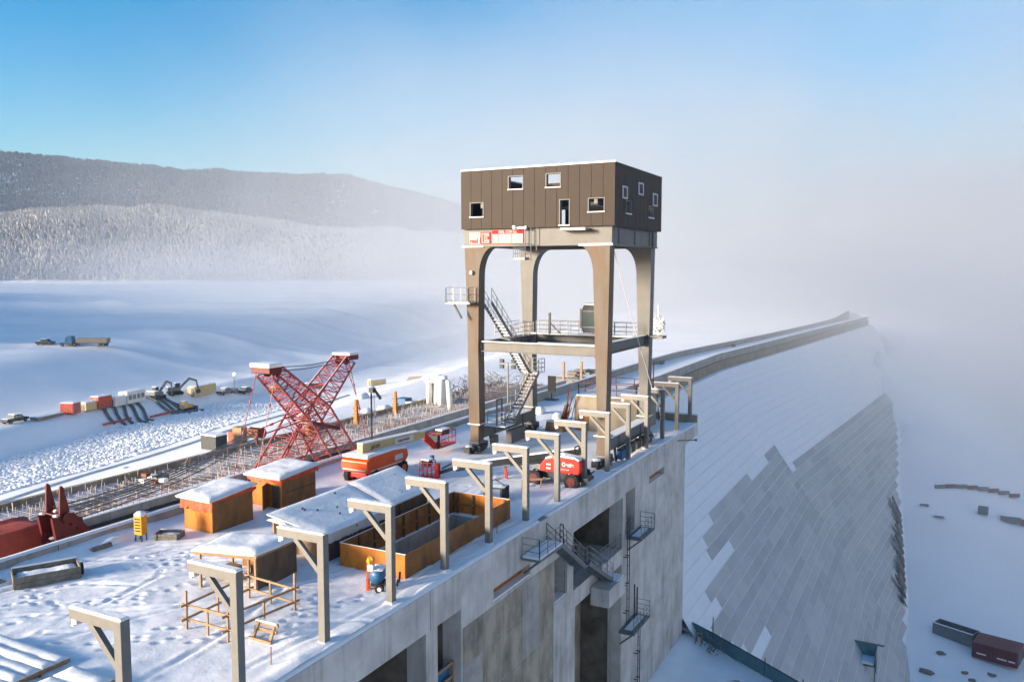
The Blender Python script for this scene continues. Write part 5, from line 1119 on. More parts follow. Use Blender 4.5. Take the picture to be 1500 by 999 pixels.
# ---------------------------------------------------------------- red lattice crane struts, pendants and A-frame
def lattice(parent, o, base, top, seg, r=.085, rb=.034):
    """base/top: four corner points each; chords plus zigzag bracing on four faces"""
    B = [Vector(p) for p in base]; T = [Vector(p) for p in top]
    for k in range(4): MB(o).tube(B[k], T[k], r, 6).build('chord', REDL, parent)
    for k in range(4):
        m = MB(o); k2 = (k + 1) % 4
        for i in range(seg):
            a, b = i / seg, (i + 1) / seg
            p, q = (B[k].lerp(T[k], a), B[k2].lerp(T[k2], b)) if i % 2 == 0 else (B[k2].lerp(T[k2], a), B[k].lerp(T[k], b))
            m.tube(p, q, rb, 4); m.tube(B[k].lerp(T[k], b), B[k2].lerp(T[k2], b), rb * .8, 4)
        tag(m.build('lacing', REDL, parent), kind='stuff')
o = (-41, 47, -1.6); lc = thing('lattice_strut', 'red lattice crane strut leaning left, crossing the other one', 'crane strut', o, 0, 'crossed red lattice crane struts')
def rect(xc, w, y0, y1, z0, z1): return [(xc - w / 2, y0, z0), (xc + w / 2, y0, z0), (xc + w / 2, y1, z1), (xc - w / 2, y1, z1)]
lattice(lc, o, rect(-40.6, 1.9, 48.6, 51.6, -1.6, -1.6), rect(-40.6, 1.7, 45.7, 47.6, 2.7, 3.7), 7); lattice(lc, o, rect(-40.6, 1.7, 45.7, 47.6, 2.7, 3.7), rect(-40.6, 1.4, 41.9, 42.9, 6.5, 7.1), 11)
MB(o).box(-41.45, -39.75, 41.5, 42.7, 6.75, 7.15).build('head', DREDP, lc, bevel=.05); MB(o).box(-41.5, -39.7, 41.4, 42.7, 7.15, 7.45).build('head_snow', SNOWCAP, lc, bevel=.08)
for x in (-41.0, -40.2): MB(o).tube((x - .06, 42.6, 6.8), (x + .06, 42.6, 6.8), .42, 14).build('sheave', DREDP, lc)
MB(o).bar((-40.6, 45.6, 2.8), (-40.6, 48.6, 1.9), 1.9, .25).build('collar', DREDP, lc)
lc2 = thing('lattice_strut', 'red lattice crane strut leaning right, crossing the other one', 'crane strut', o, 0, 'crossed red lattice crane struts')
lattice(lc2, o, rect(-42.5, 1.9, 42.6, 45.6, -1.6, -1.6), rect(-42.5, 1.7, 47.3, 49.0, 3.4, 2.4), 8); lattice(lc2, o, rect(-42.5, 1.7, 47.3, 49.0, 3.4, 2.4), rect(-42.5, 1.4, 52.2, 53.2, 6.9, 6.3), 11)
MB(o).box(-43.3, -41.7, 52.4, 53.6, 6.55, 6.95).build('head', DREDP, lc2, bevel=.05); MB(o).box(-43.4, -41.6, 52.3, 53.6, 6.95, 7.15).build('head_snow', SNOWCAP, lc2, bevel=.06)
for x in (-42.9, -42.1): MB(o).tube((x - .06, 52.5, 6.6), (x + .06, 52.5, 6.6), .4, 14).build('sheave', DREDP, lc2)
def pend(name, label, pts, r=.03, mt=REDL):
    t = thing(name, label, 'cable', pts[0])
    MB(pts[0]).path(pts, r, 5).build('rod', mt, t)
    for a, b in zip(pts[:-1], pts[1:]):
        a, b = Vector(a), Vector(b); L = (b - a).length; n = int(L / 2.2)
        for i in range(1, n + 1): c = a.lerp(b, i / (n + 1)); d = (b - a).normalized(); MB(pts[0]).tube(c - d * .12, c + d * .12, r * 2, 6).build('link', REDL, t)
pend('pendant_rod', 'leftmost red pendant rod hanging from the left leaning strut', [(-41.3, 41.9, 6.9), (-41.3, 39.1, -1.3)]); pend('pendant_rod', 'red pendant rod right of the leftmost one on the left leaning strut', [(-39.9, 42.2, 6.6), (-40.4, 40.3, -1.4)])
pend('pendant_rod', 'inner red pendant rod hanging from the right leaning strut', [(-41.9, 52.6, 6.5), (-41.6, 54.6, -1.4)]); pend('pendant_rod', 'rightmost red pendant rod hanging from the right leaning strut', [(-43.1, 53.4, 6.6), (-43.1, 57.0, -1.0)])
pend('pendant_rod', 'red rod from the left strut collar down to the lower lattice', [(-41.2, 44.6, 3.6), (-41.0, 45.6, .4)], .04)
for x, z, lab in ((-41.0, 7.0, 'upper of two grey ropes between the strut heads'), (-41.4, 6.7, 'lower of two grey ropes between the strut heads')):
    tag(MB((x, 47, 7)).path([(x, 42.8, z), (x - .6, 47.5, z - .32), (x - 1.1, 52.4, z - .3)], .035, 5).build('hoist_rope', MIDSTEEL), lab, 'rope')
t = thing('rope_block', 'rusty rope block joining the red pendants to the long cables', 'rope block', (-41, 41.3, 2.7)); MB().box(-.5, .5, -.3, .3, -.3, .3).build('cheek', RUST, t, bevel=.05); MB().tube((-.55, .15, 0), (.55, .15, 0), .36, 12).build('sheave', DREDP, t); MB().bar((0, .1, -.2), (0, .15, -.85), .14).build('link', DREDP, t)
for x, lab in ((-41.3, 'upper red bar from the rope block to the strut collar'), (-40.7, 'lower red bar from the rope block to the strut collar')):
    pend('stay_bar', lab, [(x, 41.5, 2.75 if x < -41 else 2.55), (x + .3, 46.2, 3.5 if x < -41 else 3.0)], .05)
for k in range(7):
    dx, dz = -.55 + .18 * k, .16 * (k % 3) - .16
    a, c = (-41 + dx, 41.0, 2.7 + dz * 1.2), (-40.6 + dx * 1.6, 27.2, 1.0 + dz * 1.8)
    pts = [tuple(Vector(a).lerp(Vector(c), i / 8) + Vector((0, 0, -.5 * math.sin(math.pi * i / 8)))) for i in range(9)]
    tag(MB(a).path(pts, .035, 5).build('boom_cable', MIDSTEEL), 'sagging grey boom cable running from the rope block to the dark red A-frame', 'cable', 'sagging boom cables')
t = thing('cable_spreader', 'snow crusted spreader clamp halfway along the boom cables', 'cable clamp', (-41, 33.4, 1.35)); rr = random.Random(8)
for k in range(9): c = (rr.uniform(-.9, .9), rr.uniform(-.7, .7), rr.uniform(-.15, .2)); MB().box(c[0] - .22, c[0] + .22, c[1] - .16, c[1] + .16, c[2] - .1, c[2] + .1).build('clamp', [MIDSTEEL, RUST, SNOWCAP][k % 3], t)
o = (-40, 26.8, -1.6); t = thing('crane_a_frame', 'dark red steel crane A-frame with two horn plates behind the left parapet', 'crane frame', o)
for x in (-40.7, -39.6):
    MB(o).prism([(26.15, 1.2), (26.75, 1.1), (26.42, 2.6), (26.30, 2.72), (26.22, 2.6)], 'x', x - .05, x + .05).build('horn', DREDP, t)
    MB(o).prism([(25.7, 1.15), (26.9, 1.2), (28.6, -1.0), (27.8, -1.5), (26.6, -.3), (26.2, -.3)], 'x', x - .06, x + .06).build('side_plate', DREDP, t)
    MB(o).bar((x, 25.8, 1.1), (x, 26.2, -1.6), .16).build('leg', DREDP, t); MB(o).bar((x, 28.0, -.4), (x, 28.8, -1.6), .14).build('leg', DREDP, t); MB(o).bar((x, 27.0, -.3), (x, 26.9, -1.6), .12).build('leg', DREDP, t)
MB(o).tube((-40.9, 26.5, 1.0), (-39.4, 26.5, 1.0), .28, 12).build('sheave_shaft', DREDP, t); MB(o).bar((-40.7, 26.1, -.2), (-39.6, 27.2, -1.4), .06).build('brace', DREDP, t); MB(o).bar((-39.6, 26.1, -.2), (-40.7, 27.2, -1.4), .06).build('brace', DREDP, t)
MB(o).box(-40.62, -39.68, 26.3, 27.5, -.3, .75).build('web_plate', DREDP, t)
for k in range(7): y = 25.9 + .35 * k; MB(o).tube((-40.8, y, 1.3 - .28 * k), (-39.4, y + .1, 1.2 - .3 * k), .045, 6).build('tie_rod', DREDP, t)
for x in (-40.4, -40.0): MB(o).path([(x, 26.4, 1.5), (x + .1, 27.3, .5), (x, 28.3, -1.2)], .05, 6).build('pendant', DREDP, t)
m = MB(o); [m.ball((x, y, z), .13, (1.4, 1.4, .6), .2, 7, 4) for x, y, z in ((-40.7, 26.0, 1.2), (-40.2, 26.4, 1.3), (-39.6, 26.8, 1.25), (-39.6, 26.0, 1.2), (-40.3, 26.2, -.1), (-39.5, 28.4, -.9), (-39.5, 28.2, -.75))]; tag(m.build('snow', SNOWCAP, t), kind='stuff')
# mast light beside the struts
o = (-40.5, 53.6, -1.6); t = thing('mast_lamp', 'thin dark mast with a snow capped lamp right of the red struts', 'lamp post', o); MB(o).tube((-40.5, 53.6, -1.6), (-40.5, 53.6, 3.9), .07, 8).build('pole', DARKSTEEL, t); MB(o).tube((-40.3, 53.7, .4), (-40.3, 53.7, 4.0), .03, 6).build('conduit', GALV, t)
MB(o).box(-40.6, -40.2, 53.4, 53.8, 3.9, 4.3).build('lamp_head', MIDSTEEL, t); MB(o).bar((-40.2, 53.6, 4.2), (-39.7, 53.8, 3.4), .12, .2).build('shade', DARKSTEEL, t); MB(o).ball((-40.45, 53.6, 4.38), .26, (1, 1, .6), .1).build('snow', SNOWCAP, t)
# formwork posts, ice curtain, frosted rebar cage and a blue machine by the wall
for (x, y, h, lab) in ((-50.6, 64.5, 2.5, 'nearest orange plywood column form standing in the reinforcement'), (-50.8, 71.4, 2.4, 'farther orange plywood column form standing in the reinforcement'), (-51.0, 58.0, 2.2, 'orange plywood column form half hidden behind the red struts')):
    t = thing('column_form', lab, 'column form', (x, y, -1.4)); MB().bar((0, 0, 0), (0, 0, h), .42, .42, w2=.22, h2=.22).build('form', PLYO, t)
    for z in (.4, 1.0, 1.6): MB().box(-.25, .25, -.25, .25, z, z + .09).build('yoke', LUMBER, t)
t = thing('ice_curtain', 'tall column of white ice hanging over the slab beyond the boom lift', 'ice', (-50.5, 79, -1.5)); rr = random.Random(17)
for k in range(14): x, y = rr.uniform(-1.3, 1.3), rr.uniform(-.8, .8); h = 2.9 + rr.uniform(-.6, .5); MB().tube((x, y, 0), (x * .9, y * .9, h), rr.uniform(.15, .4), 7, rr.uniform(.25, .5)).build('icicle', ICE, t, True)
MB().ball((0, 0, 2.9), 1.5, (1, .7, .3), .15, 12, 6).build('cap', SNOWCAP, t, True)
tag(MB((-46.8, 76, -1.5)).tube((-46.8, 76, -1.6), (-47.1, 76, 1.9), .35, 9, .25).build('ice_pillar', ICE, None, True), 'single leaning white ice pillar beside the retaining wall', 'ice')
t = thing('frosted_cage', 'frost covered tangle of reinforcement cages behind the left gantry legs', 'reinforcement', (-49, 86, -1.5)); m = MB()
for k in range(420):
    a = Vector((rr.uniform(-2.6, 2.2), rr.uniform(-6, 8), rr.uniform(0, 2.1))); m.tube(a, a + Vector((rr.uniform(-.8, .8), rr.uniform(-1.2, 1.2), rr.uniform(-.7, .9))), .035, 4)
tag(m.build('bars', FROSTW, t), kind='stuff')
def scrap(name, label, cat, x, y, z, parts):
    t = thing(name, label, cat, (x, y, z))
    for nm, mt, b in parts: MB().box(*b).build(nm, mt, t, bevel=.03)
scrap('blue_compressor', 'blue machine with white hood parked beyond the reinforcement slab', 'machine', -56.2, 82, zg(-56.2, 82), [('body', BLUEP, (-1.5, -.2, -.7, .7, .3, 1.6)), ('hood', WHITEP, (-.2, 1.6, -.7, .7, .4, 1.3)), ('wheel', RUBBER, (-1.2, -.7, -.8, .8, 0, .5)), ('tyre', RUBBER, (.7, 1.2, -.8, .8, 0, .5))])
scrap('tool_box', 'dark site box with snowy lid on the slope beyond the retaining wall', 'box', -60.9, 56, zg(-60.9, 56), [('body', DARKSTEEL, (-1, 1, -.7, .7, 0, 1.3)), ('snow', SNOWCAP, (-1, 1, -.7, .7, 1.3, 1.45))])
scrap('timber_pile', 'orange brown timber bundle beside the dark site box', 'timber', -60.2, 58.6, zg(-60.2, 58.6), [('bundle', LUMBER, (-.6, .6, -.4, .4, 0, 1.6)), ('sheet', TARP, (-1.2, -.6, -.4, .3, 0, 1.1))])
rr = random.Random(77)
for k in range(16):
    y = rr.uniform(30, 92); x = -(rr.choice([rr.uniform(42, 51), rr.uniform(88, 110)]) + .2 * y); tag(MB((x, y, zg(x, y))).ball((x, y, zg(x, y)), rr.uniform(.4, .9), (1.3, 1.6, .7), .25, 8, 5).build('snow_lump', SNOWCAP, None, True), 'lump of ploughed snow on the slope beyond the reinforcement slab', 'snow lump', 'snow lumps on the slope')
# long haul-road berms and pipes down the slope
for (k, s0, r_, mt, lab) in ((0, 92, .14, MIDSTEEL, 'nearest grey pipeline running along the snowy slope'), (1, 96, .11, MIDSTEEL, 'middle grey pipeline running along the snowy slope'), (2, 108, .2, GREYC, 'farthest pale pipeline along the foot of the slope')):
    pts = []
    for i in range(30): y = 6 + 6 * i; x = -(s0 + .2 * y + 1.2 * math.sin(i * .35 + k)); pts.append((x, y, zg(x, y) + r_ * .7))
    tag(MB(pts[0]).path(pts, r_, 7).build('pipeline', mt), lab, 'pipe')
# riprap apron: snowy boulders
pv = []; pf = []
def ico():
    bm = bmesh.new(); bmesh.ops.create_icosphere(bm, subdivisions=1, radius=1); v = np.array([x.co[:] for x in bm.verts]); f = np.array([[q.index for q in x.verts] for x in bm.faces]); bm.free(); return v, f
iv, if_ = ico(); N_ = 12000
yy = RNG.uniform(55, 215, N_); ss = RNG.uniform(116, 139, N_); xx = -(ss + .2 * yy); keep = (-xx * SN + yy * CS) < 222; xx, yy = xx[keep], yy[keep]; n_ = len(xx)
sz = RNG.uniform(.28, .68, (n_, 1, 3)) * np.array([1, 1, .75]); an = RNG.uniform(0, 6.28, n_); jit = RNG.uniform(.75, 1.25, (n_, len(iv), 1))
v = iv[None] * jit * sz; c, s_ = np.cos(an)[:, None], np.sin(an)[:, None]
vx = v[..., 0] * c - v[..., 1] * s_ + xx[:, None]; vy = v[..., 0] * s_ + v[..., 1] * c + yy[:, None]; vz = v[..., 2] + (zground(xx, yy) + .05)[:, None]
rk = mesh_np('riprap', np.stack([vx, vy, vz], -1).reshape(-1, 3), (if_[None] + (np.arange(n_) * len(iv))[:, None, None]).reshape(-1, 3), ROCK, None, True)
tag(rk, 'field of snow covered riprap boulders below the haul road', 'boulders', kind='stuff')
# ---------------------------------------------------------------- machines on the far haul road
def wheels(t, xs, ys, r, w):
    for x in xs:
        for y in ys: o = MB().tube((x, y - w / 2, r), (x, y + w / 2, r), r, 12).build('wheel', RUBBER, t); MB().tube((x, y - w / 2 - .02, r), (x, y + w / 2 + .02, r), r * .5, 10).build('rim', MIDSTEEL, o)
def pickup(label, x, y, rz, mt):
    t = thing('pickup_truck', label, 'pickup', (x, y, zg(x, y)), rz, 'pickups on the haul road')
    MB().prism([(-2.7, .45), (2.7, .45), (2.75, .95), (1.5, 1.1), (.9, 1.75), (-.9, 1.8), (-1.0, 1.1), (-2.7, 1.1)], 'y', -.95, .95).build('body', mt, t, bevel=.06)
    MB().prism([(1.4, 1.12), (.86, 1.66), (-.8, 1.7), (-.9, 1.12)], 'y', -.97, .97).build('windows', GLASS, t); wheels(t, (-1.8, 1.8), (-.85, .85), .4, .28); MB().box(-.85, .85, -.85, .85, 1.8, 1.92).build('roof_snow', SNOWCAP, t)
    MB().box(-2.5, -1.1, -.8, .8, 1.08, 1.2).build('bed_snow', SNOWCAP, t)
def container(name, label, cat, x, y, rz, L, Wd, H, mt, legs=False):
    t = thing(name, label, cat, (x, y, zg(x, y)), rz); MB().box(-L / 2, L / 2, -Wd / 2, Wd / 2, .15, H).build('body', mt, t)
    n = int(L / .5)
    for s in (-1, 1):
        for k in range(n): xx_ = -L / 2 + L * (k + .5) / n; MB().box(xx_ - .09, xx_ + .09, s * (Wd / 2 + .03) - .03, s * (Wd / 2 + .03) + .03, .25, H - .15).build('rib', mt, t)
    m = MB(); snow_slab(m, [(-L / 2, -Wd / 2), (L / 2, -Wd / 2), (L / 2, Wd / 2), (-L / 2, Wd / 2)], H, .2); m.build('roof_snow', SNOWCAP, t)
    for s in (-1, 1): MB().box(s * (L / 2 + .02) - .02, s * (L / 2 + .02) + .02, -.7, .2, .2, H - .4).build('door', MIDSTEEL, t)
    return t
def excavator(label, x, y, rz, mt):
    t = thing('excavator', label, 'excavator', (x, y, zg(x, y)), rz)
    for s in (-1.2, 1.2): MB().prism([(-1.9, .25), (-1.6, .0), (1.6, 0), (1.9, .25), (1.9, .6), (1.6, .9), (-1.6, .9), (-1.9, .6)], 'y', s - .3, s + .3).build('track', RUBBER, t, bevel=.04)
    MB().prism([(-2.0, 1.0), (1.2, 1.0), (1.2, 1.7), (-.3, 2.0), (-2.0, 2.0)], 'y', -1.3, 1.3).build('house', mt, t, bevel=.06); MB().box(.2, 1.4, .25, 1.25, 1.3, 2.85).build('cab', DARKSTEEL, t, bevel=.06); MB().box(.15, 1.45, .2, 1.3, 2.85, 3.0).build('cab_snow', SNOWCAP, t)
    MB().bar((1.0, -.2, 1.5), (3.6, -.2, 4.0), .4, .55).build('boom', mt, t); MB().bar((3.5, -.2, 4.0), (5.4, -.2, 3.3), .4, .5).build('boom_tip', mt, t); MB().bar((5.3, -.2, 3.4), (5.8, -.2, .9), .35, .4).build('stick', mt, t); MB().prism([(5.4, .9), (6.2, 1.0), (6.3, .1), (5.5, -.1), (5.1, .4)], 'y', -.7, .3).build('bucket', DARKSTEEL, t)
    MB().box(-1.9, -.4, -1.2, 1.2, 2.0, 2.15).build('snow', SNOWCAP, t)
def pipes(label, a, b, n, seed):
    t = thing('pipe_lengths', label, 'pipes', (a[0], a[1], zg(*a))); o = (a[0], a[1], zg(*a)); rr = random.Random(seed)
    for k in range(n):
        q = [(a[0] + rr.uniform(-1.5, 1.5) + k * 1.1, a[1] + k * 2.0), (b[0] + rr.uniform(-1, 1) + k * .7, b[1] + k * 2.2)]; pts = []
        for i in range(7): x, y = q[0][0] + (q[1][0] - q[0][0]) * i / 6, q[0][1] + (q[1][1] - q[0][1]) * i / 6 + .6 * math.sin(i); pts.append((x, y, zg(x, y) + .35))
        MB(o).path(pts, .36, 7).build('pipe', MIDSTEEL, t)
HA = R(101)
pickup('dark pickup truck with snowy roof at the left end of the haul road', -171.5, 104.5, HA, DARKSTEEL)
container('low_trailer', 'low flat trailer with snow on the haul road', 'trailer', -170.6, 111.0, HA, 7, 2.2, .7, GREYWOOD)
container('shipping_container', 'red container standing end on along the haul road', 'container', -170.8, 116.6, R(20), 3.2, 2.6, 2.5, TARPR)
container('tank_trailer', 'tan trailer beside the red container row on the haul road', 'trailer', -172.2, 122.0, HA, 4.0, 2.3, 1.9, CREAM)
container('shipping_container', 'larger red container in the middle of the haul road row', 'container', -172.4, 125.3, HA, 4.2, 2.4, 2.8, TARPR)
container('site_trailer', 'white and grey site trailer right of the red container on the haul road', 'trailer', -172.6, 129.5, HA, 3.6, 2.4, 2.2, WHITEP)
t_ = container('site_office', 'white site office with dark windows on the haul road', 'site office', -173.6, 134.6, HA, 6.2, 2.6, 2.9, WHITEP)
for k in range(4): MB().box(-2.6 + 1.4 * k, -1.7 + 1.4 * k, -1.42, -1.36, 1.1, 2.2).build('window', GLASS, t_)
excavator('dark excavator with raised boom on the haul road', -174.8, 142.5, HA, MIDSTEEL); excavator('second excavator reaching over the pipes on the haul road', -176.2, 149.5, R(60), MIDSTEEL)
container('site_cabin', 'long tan site cabin at the right of the haul road row', 'site cabin', -176.0, 158.2, HA, 8.5, 2.6, 2.7, CREAM)
pickup('grey pickup truck parked right of the long tan cabin', -176.4, 166.6, HA, MIDSTEEL); pickup('dark pickup truck beside the lamp mast on the haul road', -176.6, 174.5, HA, DARKSTEEL)
container('tank_trailer', 'small tan tank trailer at the far right end of the haul road row', 'trailer', -174.0, 184.0, HA, 3.4, 2.2, 2.2, CREAM)
pipes('bundle of dark pipes lying down the bank below the containers', (-177.5, 127.5), (-166.0, 124.0), 5, 3); pipes('dark curved pipes lying down the bank below the excavators', (-177.0, 139.5), (-167.0, 143.0), 4, 9)
for (x, y, s, lab) in ((-166.3, 124.6, 1.2, 'orange barrier boards at the foot of the first pipe bundle'), (-168.2, 138.6, 1.0, 'red barrier boards between the two pipe bundles')):
    t = thing('barrier_boards', lab, 'barrier', (x, y, zg(x, y)), HA)
    for k in range(6): MB().box(-4 + 1.5 * k, -2.8 + 1.5 * k, -.1, .1, .2, .75).build('board', TARPR, t)
t = thing('bulldozer', 'yellow bulldozer at the foot of the bank below the excavators', 'bulldozer', (-169.4, 147.0, zg(-169.4, 147)), HA)
for s in (-1, 1): MB().prism([(-1.8, .0), (1.6, 0), (1.9, .5), (1.5, 1.0), (-1.5, 1.1), (-1.9, .5)], 'y', s - .28, s + .28).build('track', RUBBER, t)
MB().box(-.2, 1.9, -.7, .7, .8, 1.8).build('hood', YELL, t, bevel=.06); MB().box(-1.5, -.2, -.8, .8, .9, 2.9).build('cab', CREAM, t, bevel=.06); MB().box(2.3, 2.5, -1.7, 1.7, .1, 1.3).build('blade', MIDSTEEL, t); MB().bar((1.2, 0, .7), (2.3, 0, .6), .25).build('blade_arm', MIDSTEEL, t); MB().box(-1.5, -.2, -.8, .8, 2.9, 3.1).build('snow', SNOWCAP, t)
t = thing('light_tower', 'lit lamp on a mast at the right of the haul road', 'light tower', (-177.2, 170.8, zg(-177.2, 170.8))); MB().tube((0, 0, 0), (0, 0, 5.0), .12, 6).build('mast', MIDSTEEL, t); MB().ball((0, 0, 5.2), .35).build('lamp', LAMPON, t); MB().box(-1, 1, -.6, .6, 0, 1.2).build('base', MIDSTEEL, t)
t = thing('semi_truck', 'blue grey tractor unit pulling an empty brown dump trailer along the far bench', 'truck', (-234.5, 165.6, zg(-234.5, 165.6) + .05), R(27.3))
MB().prism([(-7.0, .7), (-7.2, 1.1), (-5.6, 1.5), (-5.3, 2.6), (-4.9, 3.1), (-3.4, 3.1), (-3.2, .7)], 'y', -1.15, 1.15).build('tractor', BLUEP, t, bevel=.08); MB().prism([(-5.5, 1.6), (-5.15, 2.5), (-4.6, 2.5), (-4.6, 1.6)], 'y', -1.17, 1.17).build('windows', GLASS, t)
MB().box(-3.2, 7.4, -.4, .4, .75, 1.0).build('frame', DARKSTEEL, t); MB().prism([(-1.9, 1.05), (7.4, 1.05), (7.6, 2.35), (-2.1, 2.35)], 'y', -1.2, 1.2).build('dump_body', GREYWOOD, t); MB().box(-2.1, 7.6, -1.25, 1.25, 2.35, 2.5).build('rim', LUMBER, t); wheels(t, (-6.4, -3.6, -2.6, 5.2, 6.4), (-1.0, 1.0), .5, .35)
pickup('small dark pickup ahead of the dump truck on the far bench', -245.5, 160.2, R(27), DARKSTEEL)
for k, (x, y, lab) in enumerate(((-170, 196, 'dark machine parked on the plain behind the strut ropes'), (-150.5, 202, 'tan loader parked on the plain right of the red struts'))):
    container('parked_loader', lab, 'machine', x, y, R(60), 5.0, 2.4, 1.9, [MIDSTEEL, CREAM][k])
t = thing('earth_berm', 'long brown earth berm on the plain left of the crane', 'berm', (-120, 190, zg(-120, 190)))
pts = [(-141 + 6 * i, 206.5 - 3.2 * i - .25 * i * i * .3) for i in range(8)]; m = MB((-120, 190, zg(-120, 190))); vs = []; fs = []
for x, y in pts: z = zg(x, y); vs += [(x - .8, y - 2.0, z - .3), (x - .3, y - .7, z + 1.2), (x + .3, y + .7, z + 1.2), (x + .8, y + 2.0, z - .3)]
for i in range(7):
    for k in range(3): a = i * 4 + k; fs.append((a, a + 1, a + 5, a + 4))
m.add(vs, fs).build('bank', GREYWOOD, t)
# stakes and rubble beyond the crest parapet
for (x, y, h, lab) in ((-46.8, 106.5, 4.0, 'left of two tall pale timber posts beyond the crest road'), (-44.8, 108.2, 4.0, 'right of two tall pale timber posts beyond the crest road')):
    tag(MB((x, y, -3.2)).bar((x, y, zg(x, y) - .2), (x, y, zg(x, y) + h), .3, .3).build('timber_post', LUMBER), lab, 'post')
m = MB((-47, 115, -3)); rr = random.Random(41)
for k in range(70):
    x, y = rr.uniform(-54, -42), rr.uniform(100, 134); s = rr.uniform(.2, .7); z = zg(x, y); m.box(x - s * 1.5, x + s * 1.5, y - s, y + s, z - .1, z + s * .9)
tag(m.build('building_rubble', GREYWOOD), 'scattered rusty formwork and rubble beyond the crest road', 'rubble', kind='stuff')
t = thing('floodlight_mast', 'short mast with four floodlights behind the left gantry stairs', 'floodlight', (-41.0, 78.4, -1.7)); MB().tube((0, 0, 0), (0, 0, 5.6), .09, 7).build('mast', GALV, t); MB().bar((-.7, 0, 5.4), (.7, 0, 5.4), .08).build('crossbar', GALV, t)
for x in (-.7, .7):
    for z in (5.15, 5.75): MB().box(x - .22, x + .22, -.2, .1, z - .2, z + .2).build('floodlight', DARKSTEEL, t)
# ---------------------------------------------------------------- valley floor on the river side
def box_thing(name, label, cat, x, y, rz, L, Wd, H, mt, extra=None):
    return container(name, label, cat, x, y, rz, L, Wd, H, mt)
t = box_thing('storage_container', 'dark red storage container on the valley floor at lower right', 'container', 9.2, 131.0, R(-14), 5.6, 4.2, 2.3, DREDP)
for ch in list(t.children):
    if ch.name.startswith('roof_snow'): bpy.data.objects.remove(ch)
for k in range(9): MB().box(-2.7 + .62 * k, -2.5 + .62 * k, -2.05, 2.05, 2.3, 2.34).build('roof_rib', DREDP, t)
for k, (x0, x1) in enumerate(((-2.2, -1.0), (.3, 1.5), (1.7, 2.5))): MB().box(x0, x1, -2.19, -2.17, .8, 1.0).build('white_stripe', WHITEP, t)
t = thing('open_skip', 'grey open topped steel skip next to the dark red container', 'skip', (4.0, 134.0, zg(4, 134)), R(-24))
for b in ((-2.8, 2.8, -1.15, -1.05, .1, 1.7), (-2.8, 2.8, 1.05, 1.15, .1, 1.7), (-2.8, -2.7, -1.05, 1.05, .1, 1.7), (2.7, 2.8, -1.05, 1.05, .1, 1.7)): MB().box(*b).build('side', MIDSTEEL, t)
MB().box(-2.7, 2.7, -1.05, 1.05, .1, .3).build('floor', DARKSTEEL, t); MB().box(-2.85, 2.85, -1.18, -1.03, 1.7, 1.78).build('rim_snow', SNOWCAP, t)
tag(MB((12.6, 133.5, zg(12.6, 133.5))).box(12.0, 13.2, 133, 134, zg(12.6, 133.5) - .1, zg(12.6, 133.5) + .9).build('wooden_box', LUMBER), 'small brown wooden box right of the dark red container', 'box')
rr = random.Random(3)
for (x, y, s, lab) in ((2.1, 129.1, .5, 'dark piece of debris in front of the grey skip'), (.3, 123.7, .7, 'dark slab of debris below the grey skip'), (5.1, 125.4, .4, 'left of the dark clods in front of the red container'), (5.9, 123.9, .4, 'nearest dark clod in front of the red container'), (8.3, 126.3, .4, 'right of the dark clods in front of the red container')):
    z = zg(x, y); tag(MB((x, y, z)).ball((x, y, z + .1), s, (1.5, 1, .6), .3, 7, 4).build('debris', GREYWOOD), lab, 'debris')
m = MB((8, 185, zg(8, 185))); t = thing('barrier_row', 'long low rusty barrier row across the misty valley floor', 'barrier', (8, 185, zg(8, 185))); o = (8, 185, zg(8, 185))
for k in range(8):
    x = .7 + 1.9 * k; y = 181 + 1.25 * k; z = zg(x, y); MB(o).bar((x, y, z + .3), (x + 1.75, y + 1.1, z + .3), .5, .7).build('block', RUST if k % 2 else GREYWOOD, t)
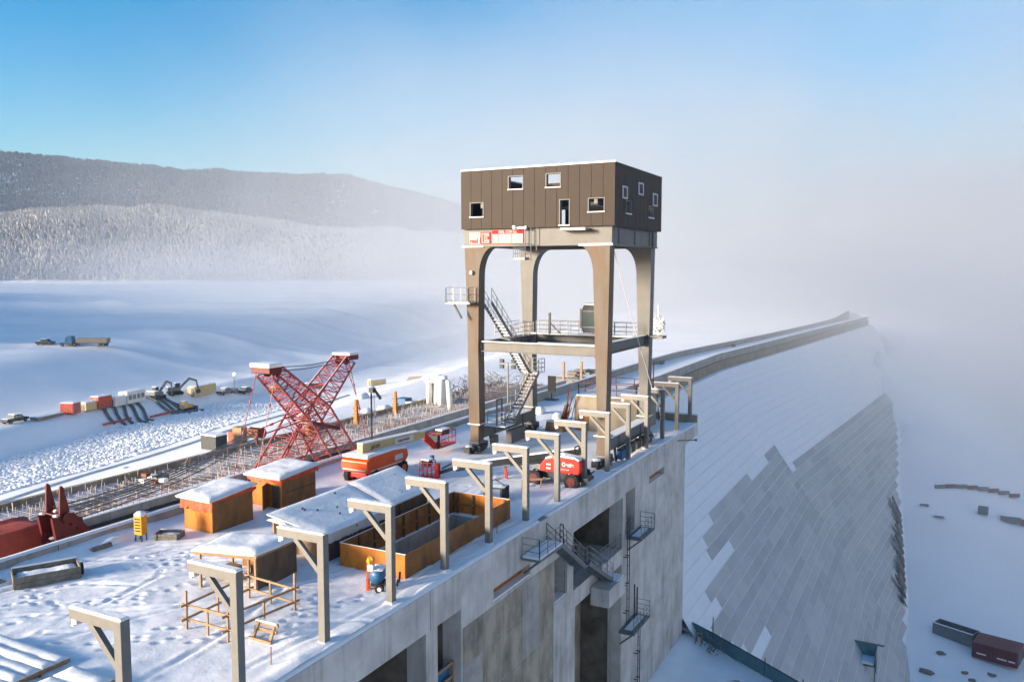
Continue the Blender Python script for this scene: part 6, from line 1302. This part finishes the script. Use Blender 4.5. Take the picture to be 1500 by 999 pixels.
for (x, y, L, H, mt, lab) in ((8.9, 176, 1.6, 1.8, MIDSTEEL, 'dark upright machine in the misty valley floor'), (13.4, 177.2, 3.2, 1.3, GREYWOOD, 'tan crates at the right edge of the valley floor'), (16.4, 178.5, 2.6, 1.5, RUST, 'reddish crates at the far right edge of the valley floor'), (1.5, 170, 1.6, .4, GREYWOOD, 'low dark boards near the dam toe'), (-1.0, 173.4, 1.4, .4, GREYWOOD, 'dark plank stack at the dam toe')):
    box_thing('site_crate', lab, 'crate', x, y, R(rr.uniform(-20, 20)), L, L * .5, H, mt)
t = thing('toe_planks', 'grey brown planks leaning on the dam face at its toe', 'planks', (-3.5, 150, -36))
for k in range(14):
    y = 139.5 + 2.1 * k; zc = float(np.interp(y, [139, 152, 168, 184], [-38.2, -35.2, -31.2, -27.2])); ln = rr.uniform(2, 4.5); xc = -30.3 + (y - 129) * .0945 - .69 * zc
    MB((-3.5, 150, -36)).bar((xc + .25, y, zc), (xc - .69 * ln * .55 + .25, y + rr.uniform(-.6, .6), zc + ln * .8), 1.5, .14, up=(.6, 0, .8)).build('plank', [GREYWOOD, PLYW][k % 2], t)
o = (-7.5, 108.5, -34); t = thing('work_platform', 'teal sided work platform on the lower dam face', 'platform', o)
for b in ((-9.2, -5.2, 108.9, 109.0, -34.2, -32.6), (-9.2, -9.1, 106.5, 108.9, -34.2, -32.9), (-5.3, -5.2, 106.5, 108.9, -34.2, -32.9)): MB(o).box(*b).build('side_sheet', TEAL, t)
MB(o).box(-9.1, -5.3, 106.5, 108.9, -34.4, -34.2).build('deck', GREYWOOD, t); MB(o).box(-9.0, -5.4, 106.6, 108.8, -34.2, -34.0).build('snow', SNOWCAP, t); MB(o).box(-9.9, -4.4, 108.85, 109.15, -32.6, -32.45).build('top_rail', GALV, t)
for x in (-9.15, -5.25): MB(o).bar((x, 106.5, -40), (x, 106.5, -32.6), .12).build('leg', MIDSTEEL, t); MB(o).bar((x, 109.1, -38), (x, 109.1, -32.6), .12).build('leg', MIDSTEEL, t)
